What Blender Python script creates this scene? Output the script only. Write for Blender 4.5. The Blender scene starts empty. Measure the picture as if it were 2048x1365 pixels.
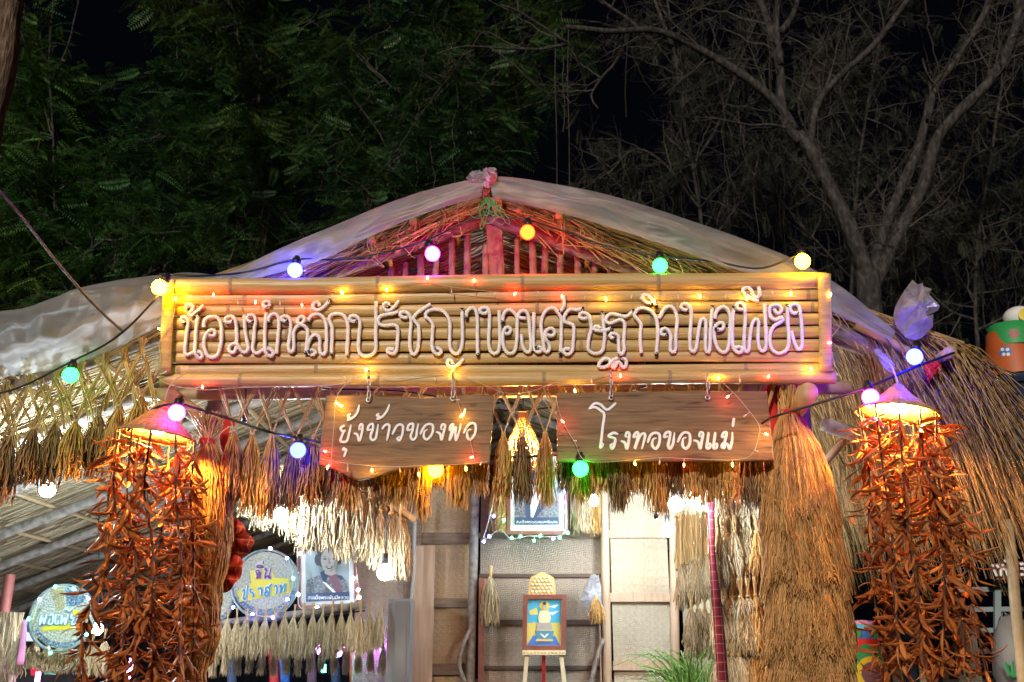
import bpy, math, random
import numpy as np
from mathutils import Vector, Matrix
from mathutils.geometry import tessellate_polygon

random.seed(11)
rng = np.random.default_rng(11)
R = math.radians
C = bpy.context.scene.collection
SC = bpy.context.scene

# ------------------------------------------------------------------ camera, sky, light, exposure
PITCH, LENS, CAMZ = R(18.0), 35.0, 1.6
cam = bpy.data.cameras.new('camera'); cam.lens = LENS; cam.sensor_width = 36.0
cam.clip_start = 0.1; cam.clip_end = 400
cam.dof.use_dof = True; cam.dof.focus_distance = 6.3; cam.dof.aperture_fstop = 2.4
cam_o = bpy.data.objects.new('camera', cam); C.objects.link(cam_o)
cam_o.location = (0, 0, CAMZ); cam_o.rotation_euler = (R(90) + PITCH, 0, 0)
SC.camera = cam_o

world = bpy.data.worlds.new('World'); SC.world = world; world.use_nodes = True
bg = world.node_tree.nodes['Background']
bg.inputs[0].default_value = (0.25, 0.3, 0.6, 1); bg.inputs[1].default_value = 0.0012

front_fill = bpy.data.lights.new('front_fill', 'SUN'); front_fill.energy = 1.0; front_fill.angle = R(4); front_fill.color = (1.0, 0.90, 0.78)  # fill light standing in for unseen market floodlights in front; night scene
front_fill_o = bpy.data.objects.new('front_fill', front_fill); C.objects.link(front_fill_o)
front_fill_o.rotation_euler = Vector((0.22, 0.92, -0.33)).to_track_quat('-Z', 'Y').to_euler()

SC.view_settings.view_transform = 'Standard'; SC.view_settings.look = 'None'
SC.view_settings.exposure = 1.68; SC.view_settings.gamma = 1.0
SC.cycles.sample_clamp_indirect = 4.0; SC.cycles.max_bounces = 7; SC.cycles.diffuse_bounces = 3
SC.cycles.transparent_max_bounces = 10; SC.cycles.use_denoising = True
SC.cycles.caustics_reflective = False; SC.cycles.caustics_refractive = False

F = 2048 * LENS / 36.0
CP, SP = math.cos(PITCH), math.sin(PITCH)
def P(px, py, Y):
    'the point at depth Y that the photograph shows at pixel (px, py)'
    x, y = (px - 1024) / F, (682.5 - py) / F
    d = np.array([x, CP - y * SP, SP + y * CP]); t = Y / d[1]
    return np.array([0, 0, CAMZ]) + t * d
def mpp(py, Y):
    return Y / (CP - (682.5 - py) / F * SP) / F

# ------------------------------------------------------------------ materials
def mat(name, cols, src='noise', scale=(1, 1, 1), ns=5.0, detail=4.0, rough=0.6, spec=0.35, bump=0.0,
        alpha=None, trans=0.0, metal=0.0, mixn=0.5, bscale=None, dist=0.0):
    m = bpy.data.materials.new(name); m.use_nodes = True
    nt = m.node_tree; N, L = nt.nodes, nt.links
    p = N['Principled BSDF']
    p.inputs['Roughness'].default_value = rough
    p.inputs['Specular IOR Level'].default_value = spec
    p.inputs['Metallic'].default_value = metal
    tc = N.new('ShaderNodeTexCoord'); mp = N.new('ShaderNodeMapping'); mp.inputs['Scale'].default_value = scale
    L.new(tc.outputs['Object'], mp.inputs['Vector'])
    nz = N.new('ShaderNodeTexNoise'); nz.inputs['Scale'].default_value = ns; nz.inputs['Detail'].default_value = detail; nz.inputs['Distortion'].default_value = dist
    L.new(mp.outputs[0], nz.inputs['Vector'])
    fac = nz.outputs['Fac']
    st = N.new('ShaderNodeMapRange'); st.inputs['From Min'].default_value = 0.28; st.inputs['From Max'].default_value = 0.72
    L.new(fac, st.inputs['Value']); fac = st.outputs[0]
    if src in ('island', 'both'):
        ge = N.new('ShaderNodeNewGeometry')
        if src == 'island': fac = ge.outputs['Random Per Island']
        else:
            mx = N.new('ShaderNodeMix'); mx.inputs[0].default_value = mixn
            L.new(ge.outputs['Random Per Island'], mx.inputs[2]); L.new(fac, mx.inputs[3]); fac = mx.outputs[0]
    if len(cols) == 1:
        p.inputs['Base Color'].default_value = (*cols[0], 1); colout = None
    else:
        cr = N.new('ShaderNodeValToRGB'); e = cr.color_ramp.elements
        while len(e) < len(cols): e.new(0.5)
        for i, c in enumerate(cols):
            e[i].position = i / (len(cols) - 1); e[i].color = (*c, 1)
        L.new(fac, cr.inputs[0]); L.new(cr.outputs[0], p.inputs['Base Color']); colout = cr.outputs[0]
    if bump:
        b = N.new('ShaderNodeBump'); b.inputs['Strength'].default_value = bump; b.inputs['Distance'].default_value = 0.02
        if bscale:
            n2 = N.new('ShaderNodeTexNoise'); n2.inputs['Scale'].default_value = bscale; n2.inputs['Detail'].default_value = 3
            L.new(mp.outputs[0], n2.inputs['Vector']); L.new(n2.outputs['Fac'], b.inputs['Height'])
        else: L.new(nz.outputs['Fac'], b.inputs['Height'])
        L.new(b.outputs[0], p.inputs['Normal'])
    if alpha is not None:
        a = N.new('ShaderNodeMapRange'); a.inputs['From Min'].default_value = 0.3; a.inputs['From Max'].default_value = 0.7
        a.inputs['To Min'].default_value = alpha[0]; a.inputs['To Max'].default_value = alpha[1]
        L.new(nz.outputs['Fac'], a.inputs['Value']); L.new(a.outputs[0], p.inputs['Alpha'])
    if trans:
        out = N['Material Output']; tr = N.new('ShaderNodeBsdfTranslucent'); mix = N.new('ShaderNodeMixShader')
        mix.inputs[0].default_value = trans
        if colout: L.new(colout, tr.inputs[0])
        else: tr.inputs[0].default_value = (*cols[0], 1)
        L.new(p.outputs[0], mix.inputs[1]); L.new(tr.outputs[0], mix.inputs[2]); L.new(mix.outputs[0], out.inputs[0])
    return m

def emat(name, col, s):
    m = bpy.data.materials.new(name); m.use_nodes = True; N = m.node_tree.nodes; L = m.node_tree.links
    e = N.new('ShaderNodeEmission'); e.inputs[0].default_value = (*col, 1); e.inputs[1].default_value = s
    L.new(e.outputs[0], N['Material Output'].inputs[0]); return m

def weave_mat(name, ca, cb, s=22.0):
    'twill of split bamboo: strips over two, under two'
    m = bpy.data.materials.new(name); m.use_nodes = True; nt = m.node_tree; N, L = nt.nodes, nt.links
    p = N['Principled BSDF']; p.inputs['Roughness'].default_value = 0.55
    tc = N.new('ShaderNodeTexCoord'); sx = N.new('ShaderNodeSeparateXYZ'); L.new(tc.outputs['Object'], sx.inputs[0])
    def mth(op, a, b=None):
        n = N.new('ShaderNodeMath'); n.operation = op
        for i, v in enumerate((a, b)):
            if v is None: continue
            if isinstance(v, (int, float)): n.inputs[i].default_value = v
            else: L.new(v, n.inputs[i])
        return n.outputs[0]
    n0 = N.new('ShaderNodeTexNoise'); n0.inputs['Scale'].default_value = 3.0; L.new(tc.outputs['Object'], n0.inputs['Vector'])
    wob = mth('MULTIPLY', n0.outputs['Fac'], 5.0)
    u = mth('ADD', mth('MULTIPLY', sx.outputs[0], s), wob); v = mth('ADD', mth('MULTIPLY', sx.outputs[2], s), wob)
    fu, fv = mth('FLOOR', u), mth('FLOOR', v)
    d = mth('FLOORED_MODULO', mth('ADD', fu, fv), 4.0); over = mth('LESS_THAN', d, 1.5)
    eu = mth('ABSOLUTE', mth('SUBTRACT', mth('FRACT', u), 0.5)); ev = mth('ABSOLUTE', mth('SUBTRACT', mth('FRACT', v), 0.5))
    mh = N.new('ShaderNodeMix'); L.new(over, mh.inputs[0]); L.new(eu, mh.inputs[2]); L.new(ev, mh.inputs[3])
    h = mth('SUBTRACT', 1.0, mth('MULTIPLY', mh.outputs[0], 1.6))
    nz = N.new('ShaderNodeTexNoise'); nz.inputs['Scale'].default_value = 2.2; nz.inputs['Detail'].default_value = 5
    L.new(tc.outputs['Object'], nz.inputs['Vector'])
    wn = N.new('ShaderNodeTexWhiteNoise'); wn.noise_dimensions = '2D'
    cb2 = N.new('ShaderNodeCombineXYZ')
    mu = N.new('ShaderNodeMix'); L.new(over, mu.inputs[0]); L.new(fu, mu.inputs[2]); L.new(mth('ADD', fv, 91.0), mu.inputs[3])
    L.new(mu.outputs[0], cb2.inputs[0]); L.new(over, cb2.inputs[1]); L.new(cb2.outputs[0], wn.inputs['Vector'])
    f = mth('ADD', mth('MULTIPLY', wn.outputs['Value'], 0.30), mth('MULTIPLY', nz.outputs['Fac'], 0.80))
    f = mth('ADD', f, mth('MULTIPLY', over, 0.07))
    cr = N.new('ShaderNodeValToRGB'); e = cr.color_ramp.elements
    e[0].position = 0.15; e[0].color = (*ca, 1); e[1].position = 0.8; e[1].color = (*cb, 1)
    L.new(f, cr.inputs[0]); L.new(cr.outputs[0], p.inputs['Base Color'])
    b = N.new('ShaderNodeBump'); b.inputs['Strength'].default_value = 0.45; b.inputs['Distance'].default_value = 0.012
    L.new(h, b.inputs['Height']); L.new(b.outputs[0], p.inputs['Normal'])
    return m

def plaid_mat(name, base, line, dark, s=9.0):
    m = bpy.data.materials.new(name); m.use_nodes = True; nt = m.node_tree; N, L = nt.nodes, nt.links
    p = N['Principled BSDF']; p.inputs['Roughness'].default_value = 0.85; p.inputs['Specular IOR Level'].default_value = 0.1
    tc = N.new('ShaderNodeTexCoord'); sx = N.new('ShaderNodeSeparateXYZ'); L.new(tc.outputs['Object'], sx.inputs[0])
    def band(sock, k, ph, lo):
        a = N.new('ShaderNodeMath'); a.operation = 'MULTIPLY_ADD'; L.new(sock, a.inputs[0]); a.inputs[1].default_value = k; a.inputs[2].default_value = ph
        f = N.new('ShaderNodeMath'); f.operation = 'FRACT'; L.new(a.outputs[0], f.inputs[0])
        t = N.new('ShaderNodeMath'); t.operation = 'LESS_THAN'; L.new(f.outputs[0], t.inputs[0]); t.inputs[1].default_value = lo
        return t.outputs[0]
    def mixc(fac, a, bcol, w):
        mm = N.new('ShaderNodeMath'); mm.operation = 'MULTIPLY'; L.new(fac, mm.inputs[0]); mm.inputs[1].default_value = w
        x = N.new('ShaderNodeMix'); x.data_type = 'RGBA'; L.new(mm.outputs[0], x.inputs[0])
        if isinstance(a, tuple): x.inputs[6].default_value = (*a, 1)
        else: L.new(a, x.inputs[6])
        x.inputs[7].default_value = (*bcol, 1); return x.outputs[2]
    c = mixc(band(sx.outputs[0], s, 0.2, 0.45), base, dark, 0.7)
    c = mixc(band(sx.outputs[2], s, 0.1, 0.45), c, dark, 0.55)
    c = mixc(band(sx.outputs[0], s * 2, 0.0, 0.10), c, line, 0.40)
    c = mixc(band(sx.outputs[2], s * 1.4, 0.0, 0.10), c, line, 0.40)
    L.new(c, p.inputs['Base Color']); return m

K = {}
K['bamboo'] = mat('bamboo', [(.23, .145, .05), (.45, .305, .12), (.58, .42, .19)], 'both', (0.9, 22, 26), 3.0, 7, 0.40, 0.45, 0.15, mixn=0.6)
K['node'] = mat('bamboo_node', [(.22, .145, .075), (.36, .26, .15)], 'noise', (20, 20, 20), 3, 3, 0.6)
K['bamboo_pole'] = mat('bamboo_pole', [(.20, .13, .07), (.36, .25, .13), (.46, .34, .19)], 'both', (3, 3, 3), 5, 4, 0.45, mixn=0.5)
K['pole'] = mat('weathered_pole', [(.10, .085, .07), (.20, .17, .14), (.28, .24, .20)], 'noise', (4, 4, 4), 4, 6, 0.8, 0.2, 0.3)
K['picket'] = mat('picket', [(.13, .08, .05), (.24, .15, .10), (.34, .22, .15)], 'both', (6, 6, 3), 5, 5, 0.8, 0.15, 0.3)
K['gap_shade'] = mat('slat_gap_shade', [(.02, .013, .008), (.05, .03, .018)], 'noise', (1, 1, 1), 6, 3, 0.9, 0.1)  # near-black: shade in the gaps between the sign slats put into colour
K['straw'] = mat('straw', [(.13, .075, .028), (.33, .205, .075), (.56, .38, .16)], 'island', rough=0.65, spec=0.25)
K['thatch'] = mat('thatch', [(.12, .08, .035), (.28, .19, .09), (.42, .30, .16)], 'noise', (1.2, 42, 1.2), 2.2, 6, 0.8, 0.15, 0.9)
K['thatch_pale'] = mat('thatch_straw_pale', [(.13, .095, .055), (.28, .215, .125), (.44, .36, .23)], 'island', rough=0.7, spec=0.2)
K['rice'] = mat('rice_panicle', [(.24, .11, .03), (.52, .285, .085), (.68, .42, .15)], 'island', rough=0.6, spec=0.3, trans=0.2)
K['rice_dark'] = mat('rice_panicle_dark', [(.07, .036, .016), (.17, .09, .036), (.30, .17, .07)], 'island', rough=0.6, spec=0.3)
K['rice_pale'] = mat('rice_panicle_pale', [(.28, .20, .10), (.46, .36, .21), (.60, .50, .33)], 'island', rough=0.6, spec=0.3, trans=0.15)
K['sheaf'] = mat('rice_sheaf', [(.15, .07, .02), (.36, .19, .06), (.54, .31, .11)], 'both', (2, 2, 1), 3, 3, 0.6, 0.3, mixn=0.35)
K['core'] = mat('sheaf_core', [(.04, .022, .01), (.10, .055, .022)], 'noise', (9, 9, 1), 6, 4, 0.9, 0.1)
K['stem'] = mat('straw_stem', [(.26, .15, .05), (.42, .27, .10), (.54, .38, .17)], 'island', rough=0.5, spec=0.35)
K['rope'] = mat('white_rope', [(.74, .72, .72), (.88, .87, .87)], 'noise', (1, 1, 1), 30, 4, 0.75, 0.2, 0.25)
K['tape'] = mat('black_tape', [(.012, .011, .012)], rough=0.4)
K['board'] = mat('wood_board', [(.055, .03, .015), (.16, .094, .048), (.19, .115, .06), (.26, .165, .09)], 'noise', (1.2, 3, 15), 3.0, 9, 0.6, 0.25, 0.25, dist=0.9)
K['paint'] = mat('white_paint', [(.66, .72, .76), (.80, .83, .86)], 'noise', (1, 1, 1), 14, 3, 0.5, 0.3)
K['tarp'] = mat('plastic_tarp', [(.40, .41, .43), (.46, .47, .49)], 'noise', (.8, 1.0, 3.6), 2.2, 4, 0.36, 0.6, 0.40, alpha=(0.20, 0.40), trans=0.3, bscale=6)
K['bag'] = mat('plastic_bag', [(.60, .60, .66), (.75, .75, .80)], 'noise', (1, 1, 1), 9, 4, 0.15, 0.8, 0.6, alpha=(0.18, 0.45), trans=0.35, bscale=16)
K['bag_pink'] = mat('pinkish_bag', [(.55, .42, .42), (.75, .65, .65)], 'noise', (1, 1, 1), 12, 4, 0.35, 0.5, 0.5, trans=0.3, bscale=22)
K['cable'] = mat('black_cable', [(.012, .012, .014)], rough=0.45)
K['wire'] = mat('clear_wire', [(.50, .42, .34)], rough=0.3)
K['metal'] = mat('metal', [(.30, .29, .28), (.48, .46, .44)], 'noise', (1, 1, 1), 30, 3, 0.35, 0.5, metal=0.8)
K['hat'] = mat('woven_hat', [(.26, .15, .055), (.44, .28, .12), (.55, .38, .18)], 'noise', (1, 1, 3), 28, 3, 0.6, 0.25, 0.4, trans=0.25)
K['pod'] = mat('dried_pod', [(.11, .026, .009), (.36, .095, .022), (.56, .18, .04), (.64, .28, .08)], 'both', (3, 3, 3), 6, 4, 0.5, 0.35, mixn=0.25, trans=0.35)
K['pod_stem'] = mat('dried_stem', [(.03, .012, .01), (.09, .035, .02)], 'noise', (9, 9, 9), 6, 3, 0.6)
K['bark'] = mat('grey_bark', [(.012, .011, .0105), (.034, .031, .029), (.072, .067, .064)], 'noise', (5, 5, 2), 5, 7, 0.85, 0.15, 0.7)
K['bark_brown'] = mat('ridged_brown_bark', [(.03, .02, .014), (.12, .08, .055), (.24, .17, .12)], 'noise', (22, 22, 3), 2.2, 6, 0.9, 0.1, 1.0)
K['twig'] = mat('dry_twig', [(.035, .03, .026), (.085, .075, .066)], 'island', rough=0.85, spec=0.1)
K['leaf'] = mat('feathery_leaf', [(.010, .028, .013), (.022, .066, .024), (.045, .11, .030), (.17, .18, .03)], 'both', (1, 1, 1), 0.55, 3, 0.5, 0.3, mixn=0.55, trans=0.25)
K['leaf_lit'] = mat('lit_feathery_leaf', [(.016, .05, .018), (.032, .10, .028), (.06, .15, .034), (.20, .22, .03)], 'both', (1, 1, 1), 0.6, 3, 0.5, 0.3, mixn=0.55, trans=0.3)  # lighter leaf copy: light on the lower left put into its colour
K['leaf_dim'] = mat('dull_leaf', [(.008, .012, .009), (.022, .028, .019), (.060, .055, .036)], 'both', (1, 1, 1), 0.8, 3, 0.6, 0.2, mixn=0.4, trans=0.2)
K['weave'] = weave_mat('woven_bamboo', (.20, .135, .07), (.36, .255, .14), 56)
K['weave_grey'] = weave_mat('woven_bamboo_grey', (.13, .098, .07), (.235, .18, .13), 52)
K['weave_lit'] = weave_mat('woven_bamboo_lit', (.24, .195, .13), (.36, .305, .215), 54)  # lighter copy of the weave: bulb light put into the panel colour
K['plank'] = mat('pale_plank', [(.30, .20, .13), (.42, .30, .21)], 'noise', (14, 3, 1.2), 2, 6, 0.6, 0.2, 0.1)
K['plank_dark'] = mat('dark_plank', [(.09, .06, .04), (.20, .14, .10)], 'noise', (2, 3, 14), 2, 6, 0.7, 0.2, 0.1)
K['batten'] = mat('dark_batten', [(.035, .02, .015), (.07, .04, .03)], 'noise', (2, 9, 9), 3, 4, 0.6)
K['frame_red'] = mat('red_brown_frame', [(.12, .035, .028), (.18, .06, .045)], 'noise', (3, 3, 3), 5, 3, 0.35, 0.5)
K['mount'] = mat('white_mount', [(.46, .46, .45), (.54, .54, .53)], 'noise', (1, 1, 1), 8, 2, 0.6)
K['red_cloth'] = mat('red_cloth', [(.32, .012, .014), (.52, .03, .025)], 'noise', (1, 1, 1), 9, 3, 0.7, 0.2, 0.3)
K['plaid'] = plaid_mat('red_plaid', (.46, .04, .03), (.65, .32, .15), (.17, .018, .02))
K['plaid_post'] = plaid_mat('maroon_plaid', (.13, .012, .02), (.32, .18, .14), (.06, .006, .014), 11.0)
K['green'] = mat('green_blade', [(.06, .16, .03), (.15, .32, .06), (.25, .42, .12)], 'island', rough=0.45, spec=0.35, trans=0.3)
K['ground'] = mat('trodden_earth', [(.05, .04, .03), (.10, .08, .06)], 'noise', (1, 1, 1), 2, 6, 0.9, 0.1, 0.4)
K['wall_shaded'] = mat('shaded_rear_wall', [(.015, .016, .02), (.035, .035, .045)], 'noise', (6, 1, 1), 3, 4, 0.8, 0.1)  # near-black: shade of the far left bay put into the colour
def flat(n, c, r=0.5): 
    d = tuple(x * 0.86 for x in c)
    K[n] = mat(n, [d, c], 'noise', (1, 1, 1), 7, 4, r, 0.35)
for n, c in dict(c_red=(.50, .02, .02), c_green=(.03, .28, .08), c_yellow=(.62, .48, .03), c_blue=(.04, .16, .48), c_sky=(.05, .36, .55),
                 c_pink=(.55, .22, .42), c_orange=(.42, .09, .02), c_white=(.72, .72, .72), c_navy=(.03, .05, .10), c_grey=(.16, .17, .19),
                 c_greyblue=(.22, .27, .28), c_skin=(.33, .31, .28), c_black=(.02, .02, .025), c_plum=(.15, .07, .09), c_field=(.55, .50, .12),
                 c_cream=(.66, .58, .36), c_gold=(.55, .38, .14), c_teal=(.06, .22, .30), c_brick=(.30, .09, .07), c_stone=(.15, .14, .13), c_purple=(.16, .04, .16)).items(): flat(n, c)
BULB = dict(green=((.010, 1, .030), 10), yellow=((1, .46, .006), 40), blue=((.0030, .0045, 1), 100), pink=((.9, .008, .75), 42), orange=((1, .0060, .0006), 48),
            amber=((1, .46, .004), 40), blue_dim=((.012, .018, 1), 20), pink_dim=((.9, .016, .75), 20), white=((.72, .88, 1), 800), mid=((.78, .91, 1), 230), dim=((.78, .91, 1), 60), soft=((.78, .91, 1), 170))
for n, (c, s) in BULB.items(): K['bulb_' + n] = emat('lit_bulb_' + n, c, s)
K['warm_lamp'] = emat('warm_lamp', (1, .44, .09), 620)
for n, c, s in (('yellow', (1, .52, .03), 130), ('red', (1, .05, .02), 110), ('led_blue', (.12, .18, 1), 45), ('led_green', (.04, 1, .45), 30), ('led_white', (.7, .85, 1), 40), ('led_violet', (.55, .15, 1), 30)):
    K['led_' + n.replace('led_', '')] = emat('fairy_' + n, c, s)
K['led_off'] = mat('led_unlit', [(.75, .62, .45)], rough=0.2)

# ------------------------------------------------------------------ mesh builder
ORG = {}
def unit(a): return a / np.maximum(np.linalg.norm(a, axis=-1, keepdims=True), 1e-9)
class MB:
    def __init__(s): s.v, s.f, s.n = [], [], 0
    def add(s, v, f, mi=0):
        v = np.asarray(v, float).reshape(-1, 3); f = np.asarray(f, int)
        s.v.append(v); s.f.append((f + s.n, mi)); s.n += len(v); return s
    def tubes(s, Pt, Rd, k=4, flat=1.0, ref=None, cap=False, mi=0, rot=0.0):
        Pt = np.asarray(Pt, float)
        if Pt.ndim == 2: Pt = Pt[None]
        n, S, _ = Pt.shape
        Rd = np.asarray(Rd, float)
        if Rd.ndim == 0: Rd = np.full((n, S), float(Rd))
        elif Rd.ndim == 1: Rd = np.broadcast_to(Rd, (n, S)) if len(Rd) == S else np.broadcast_to(Rd[:, None], (n, S))
        if Rd.ndim == 2: Rd = Rd[:, :, None]
        T = unit(np.gradient(Pt, axis=1))
        if ref is None:
            ref = np.zeros((n, 1, 3)); mt = np.abs(unit(Pt[:, -1] - Pt[:, 0]))
            use = mt[:, 1] < 0.8; ref[use, 0, 1] = 1; ref[~use, 0, 0] = 1
        else: ref = np.broadcast_to(np.asarray(ref, float), (n, 1, 3)) if np.asarray(ref).ndim == 1 else np.asarray(ref)
        A = unit(np.cross(T, ref)); B = np.cross(A, T)
        a = 2 * np.pi * np.arange(k) / k + rot
        v = Pt[:, :, None] + Rd[..., None] * (np.cos(a)[None, None, :, None] * A[:, :, None] + flat * np.sin(a)[None, None, :, None] * B[:, :, None])
        idx = np.arange(n * S * k).reshape(n, S, k); j = (np.arange(k) + 1) % k
        f = np.stack([idx[:, :-1], idx[:, 1:], idx[:, 1:][..., j], idx[:, :-1][..., j]], -1).reshape(-1, 4)
        s.add(v, f, mi)
        if cap:
            b0 = s.n - n * S * k
            cs = np.concatenate([Pt[:, 0], Pt[:, -1]]); s.v.append(cs); c0 = s.n; s.n += 2 * n
            t = []
            for i in range(n):
                r0, r1 = b0 + idx[i, 0], b0 + idx[i, -1]
                for q in range(k): t.append((c0 + i, r0[q], r0[(q + 1) % k])); t.append((c0 + n + i, r1[(q + 1) % k], r1[q]))
            s.f.append((np.array(t), mi))
        return s
    def box(s, a, b, mi=0):
        a, b = np.minimum(a, b), np.maximum(a, b)
        v = [(x, y, z) for x in (a[0], b[0]) for y in (a[1], b[1]) for z in (a[2], b[2])]
        return s.add(v, [(0, 1, 3, 2), (4, 6, 7, 5), (0, 4, 5, 1), (2, 3, 7, 6), (0, 2, 6, 4), (1, 5, 7, 3)], mi)
    def hexa(s, q0, q1, mi=0):
        'solid between quad q0 and quad q1'
        return s.add(np.vstack([q0, q1]), [(0, 1, 2, 3), (7, 6, 5, 4), (0, 4, 5, 1), (1, 5, 6, 2), (2, 6, 7, 3), (3, 7, 4, 0)], mi)
    def prism(s, pts, d, mi=0):
        'polygon of 3-D points extruded along d'
        pts = np.asarray(pts, float); n = len(pts); d = np.asarray(d, float)
        t = np.array(tessellate_polygon([[Vector(p) for p in pts]]))
        s.add(np.vstack([pts, pts + d]), t, mi); o = s.n - 2 * n
        s.f.append((t[:, ::-1] + o + n, mi))
        i = np.arange(n); j = (i + 1) % n
        s.f.append((np.stack([i, j, j + n, i + n], -1) + o, mi)); return s
    def poly(s, pts, mi=0):
        pts = np.asarray(pts, float); t = np.array(tessellate_polygon([[Vector(p) for p in pts]])); return s.add(pts, t, mi)
    def grid(s, G, mi=0):
        G = np.asarray(G, float); a, b, _ = G.shape; i = np.arange(a * b).reshape(a, b)
        return s.add(G, np.stack([i[:-1, :-1], i[1:, :-1], i[1:, 1:], i[:-1, 1:]], -1).reshape(-1, 4), mi)
    def ball(s, c, r, k=12, m=8, sc=(1, 1, 1), mi=0):
        u = np.linspace(0, 2 * np.pi, k, endpoint=False); w = np.linspace(0, np.pi, m + 1)
        G = np.array([[(math.sin(b) * math.cos(a), math.sin(b) * math.sin(a), math.cos(b)) for a in u] for b in w]) * np.array(sc) * r + c
        i = np.arange((m + 1) * k).reshape(m + 1, k); j = (np.arange(k) + 1) % k
        return s.add(G, np.stack([i[:-1], i[1:], i[1:][:, j], i[:-1][:, j]], -1).reshape(-1, 4), mi)
    def lathe(s, prof, c, k=24, mi=0, axis=None):
        prof = np.asarray(prof, float); u = np.linspace(0, 2 * np.pi, k, endpoint=False)
        G = np.stack([prof[:, None, 0] * np.cos(u), prof[:, None, 0] * np.sin(u), np.broadcast_to(prof[:, None, 1], (len(prof), k))], -1)
        if axis is not None:
            q = np.array(Vector((0, 0, 1)).rotation_difference(Vector(axis)).to_matrix()); G = G @ q.T
        G = G + c
        i = np.arange(len(prof) * k).reshape(-1, k); j = (np.arange(k) + 1) % k
        return s.add(G, np.stack([i[:-1], i[1:], i[1:][:, j], i[:-1][:, j]], -1).reshape(-1, 4), mi)
    def build(s, name, mats, parent=None, smooth=True, loc=None):
        v = np.concatenate(s.v)
        org = ORG[parent] if parent is not None else (np.zeros(3) if loc is None else np.asarray(loc, float))
        v = v - org
        me = bpy.data.meshes.new(name)
        me.vertices.add(len(v)); me.vertices.foreach_set('co', v.astype(np.float32).ravel())
        lens = np.concatenate([np.full(len(f), f.shape[1]) for f, _ in s.f]); loops = np.concatenate([f.ravel() for f, _ in s.f])
        mis = np.concatenate([np.full(len(f), mi) for f, mi in s.f])
        me.loops.add(len(loops)); me.loops.foreach_set('vertex_index', loops.astype(np.int32))
        me.polygons.add(len(lens)); me.polygons.foreach_set('loop_start', (np.cumsum(lens) - lens).astype(np.int32))
        me.polygons.foreach_set('use_smooth', np.full(len(lens), smooth)); me.polygons.foreach_set('material_index', mis.astype(np.int32))
        for m in (mats if isinstance(mats, (list, tuple)) else [mats]): me.materials.append(K[m])
        me.update(calc_edges=True); me.validate()
        o = bpy.data.objects.new(name, me); C.objects.link(o)
        if parent is not None: o.parent = parent; ORG[o] = ORG[parent]
        else: o.location = org; ORG[o] = org
        return o

def tag(o, label, cat, group=None, kind=None):
    if label: o['label'] = label
    if cat: o['category'] = cat
    if group: o['group'] = group
    if kind: o['kind'] = kind
    return o
def thing(name, label, cat, loc, group=None):
    o = bpy.data.objects.new(name, None); C.objects.link(o); o.location = loc; o.empty_display_size = 0.1
    ORG[o] = np.asarray(loc, float); return tag(o, label, cat, group)
def dup(root, loc, rz=0.0, sc=(1, 1, 1), label=None, group=None):
    r = root.copy(); C.objects.link(r); r.location = loc; r.rotation_euler = (0, 0, rz); r.scale = sc
    ORG[r] = np.asarray(loc, float)
    if label: r['label'] = label
    if group: r['group'] = group
    for ch in list(root.children):
        c = ch.copy(); C.objects.link(c); c.parent = r
        for g in list(ch.children):
            d = g.copy(); C.objects.link(d); d.parent = c
    return r
def spline(pts, step=None, n=None):
    'Catmull-Rom through the points, resampled evenly'
    p = np.asarray(pts, float); q = np.vstack([2 * p[0] - p[1], p, 2 * p[-1] - p[-2]])
    t = np.linspace(0, 1, 12, endpoint=False)[:, None]; out = []
    for i in range(1, len(q) - 2):
        a, b, c, d = q[i - 1], q[i], q[i + 1], q[i + 2]
        out.append(0.5 * (2 * b + (c - a) * t + (2 * a - 5 * b + 4 * c - d) * t ** 2 + (3 * b - a - 3 * c + d) * t ** 3))
    out = np.vstack(out + [p[-1:]])
    L = np.concatenate([[0], np.cumsum(np.linalg.norm(np.diff(out, axis=0), axis=1))])
    n = n or max(3, int(L[-1] / step) + 1); u = np.linspace(0, L[-1], n)
    return np.stack([np.interp(u, L, out[:, i]) for i in range(out.shape[1])], -1)
def pxs(pts, Y): return np.array([P(a[0], a[1], a[2] if len(a) > 2 else Y) for a in pts])
ORD = ['first', 'second', 'third', 'fourth', 'fifth', 'sixth', 'seventh', 'eighth', 'ninth', 'tenth', 'eleventh', 'twelfth', 'thirteenth',
       'fourteenth', 'fifteenth', 'sixteenth', 'seventeenth', 'eighteenth', 'nineteenth', 'twentieth']
def nth(i, n):
    'how to find item i of a row of n'
    if i == 0: return 'leftmost'
    if i == n - 1: return 'rightmost'
    return ORD[i] + ' from the left' if i < n / 2 else ORD[n - 1 - i] + ' from the right'

# ------------------------------------------------------------------ ground
g = MB(); n = 40; xs = np.linspace(-90, 90, n); ys = np.linspace(-40, 120, n)
g.grid(np.stack([*np.meshgrid(xs, ys, indexing='ij'), np.zeros((n, n))], -1))
tag(g.build('ground', 'ground'), 'bare trodden earth of the fairground', 'ground', kind='structure')

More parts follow.
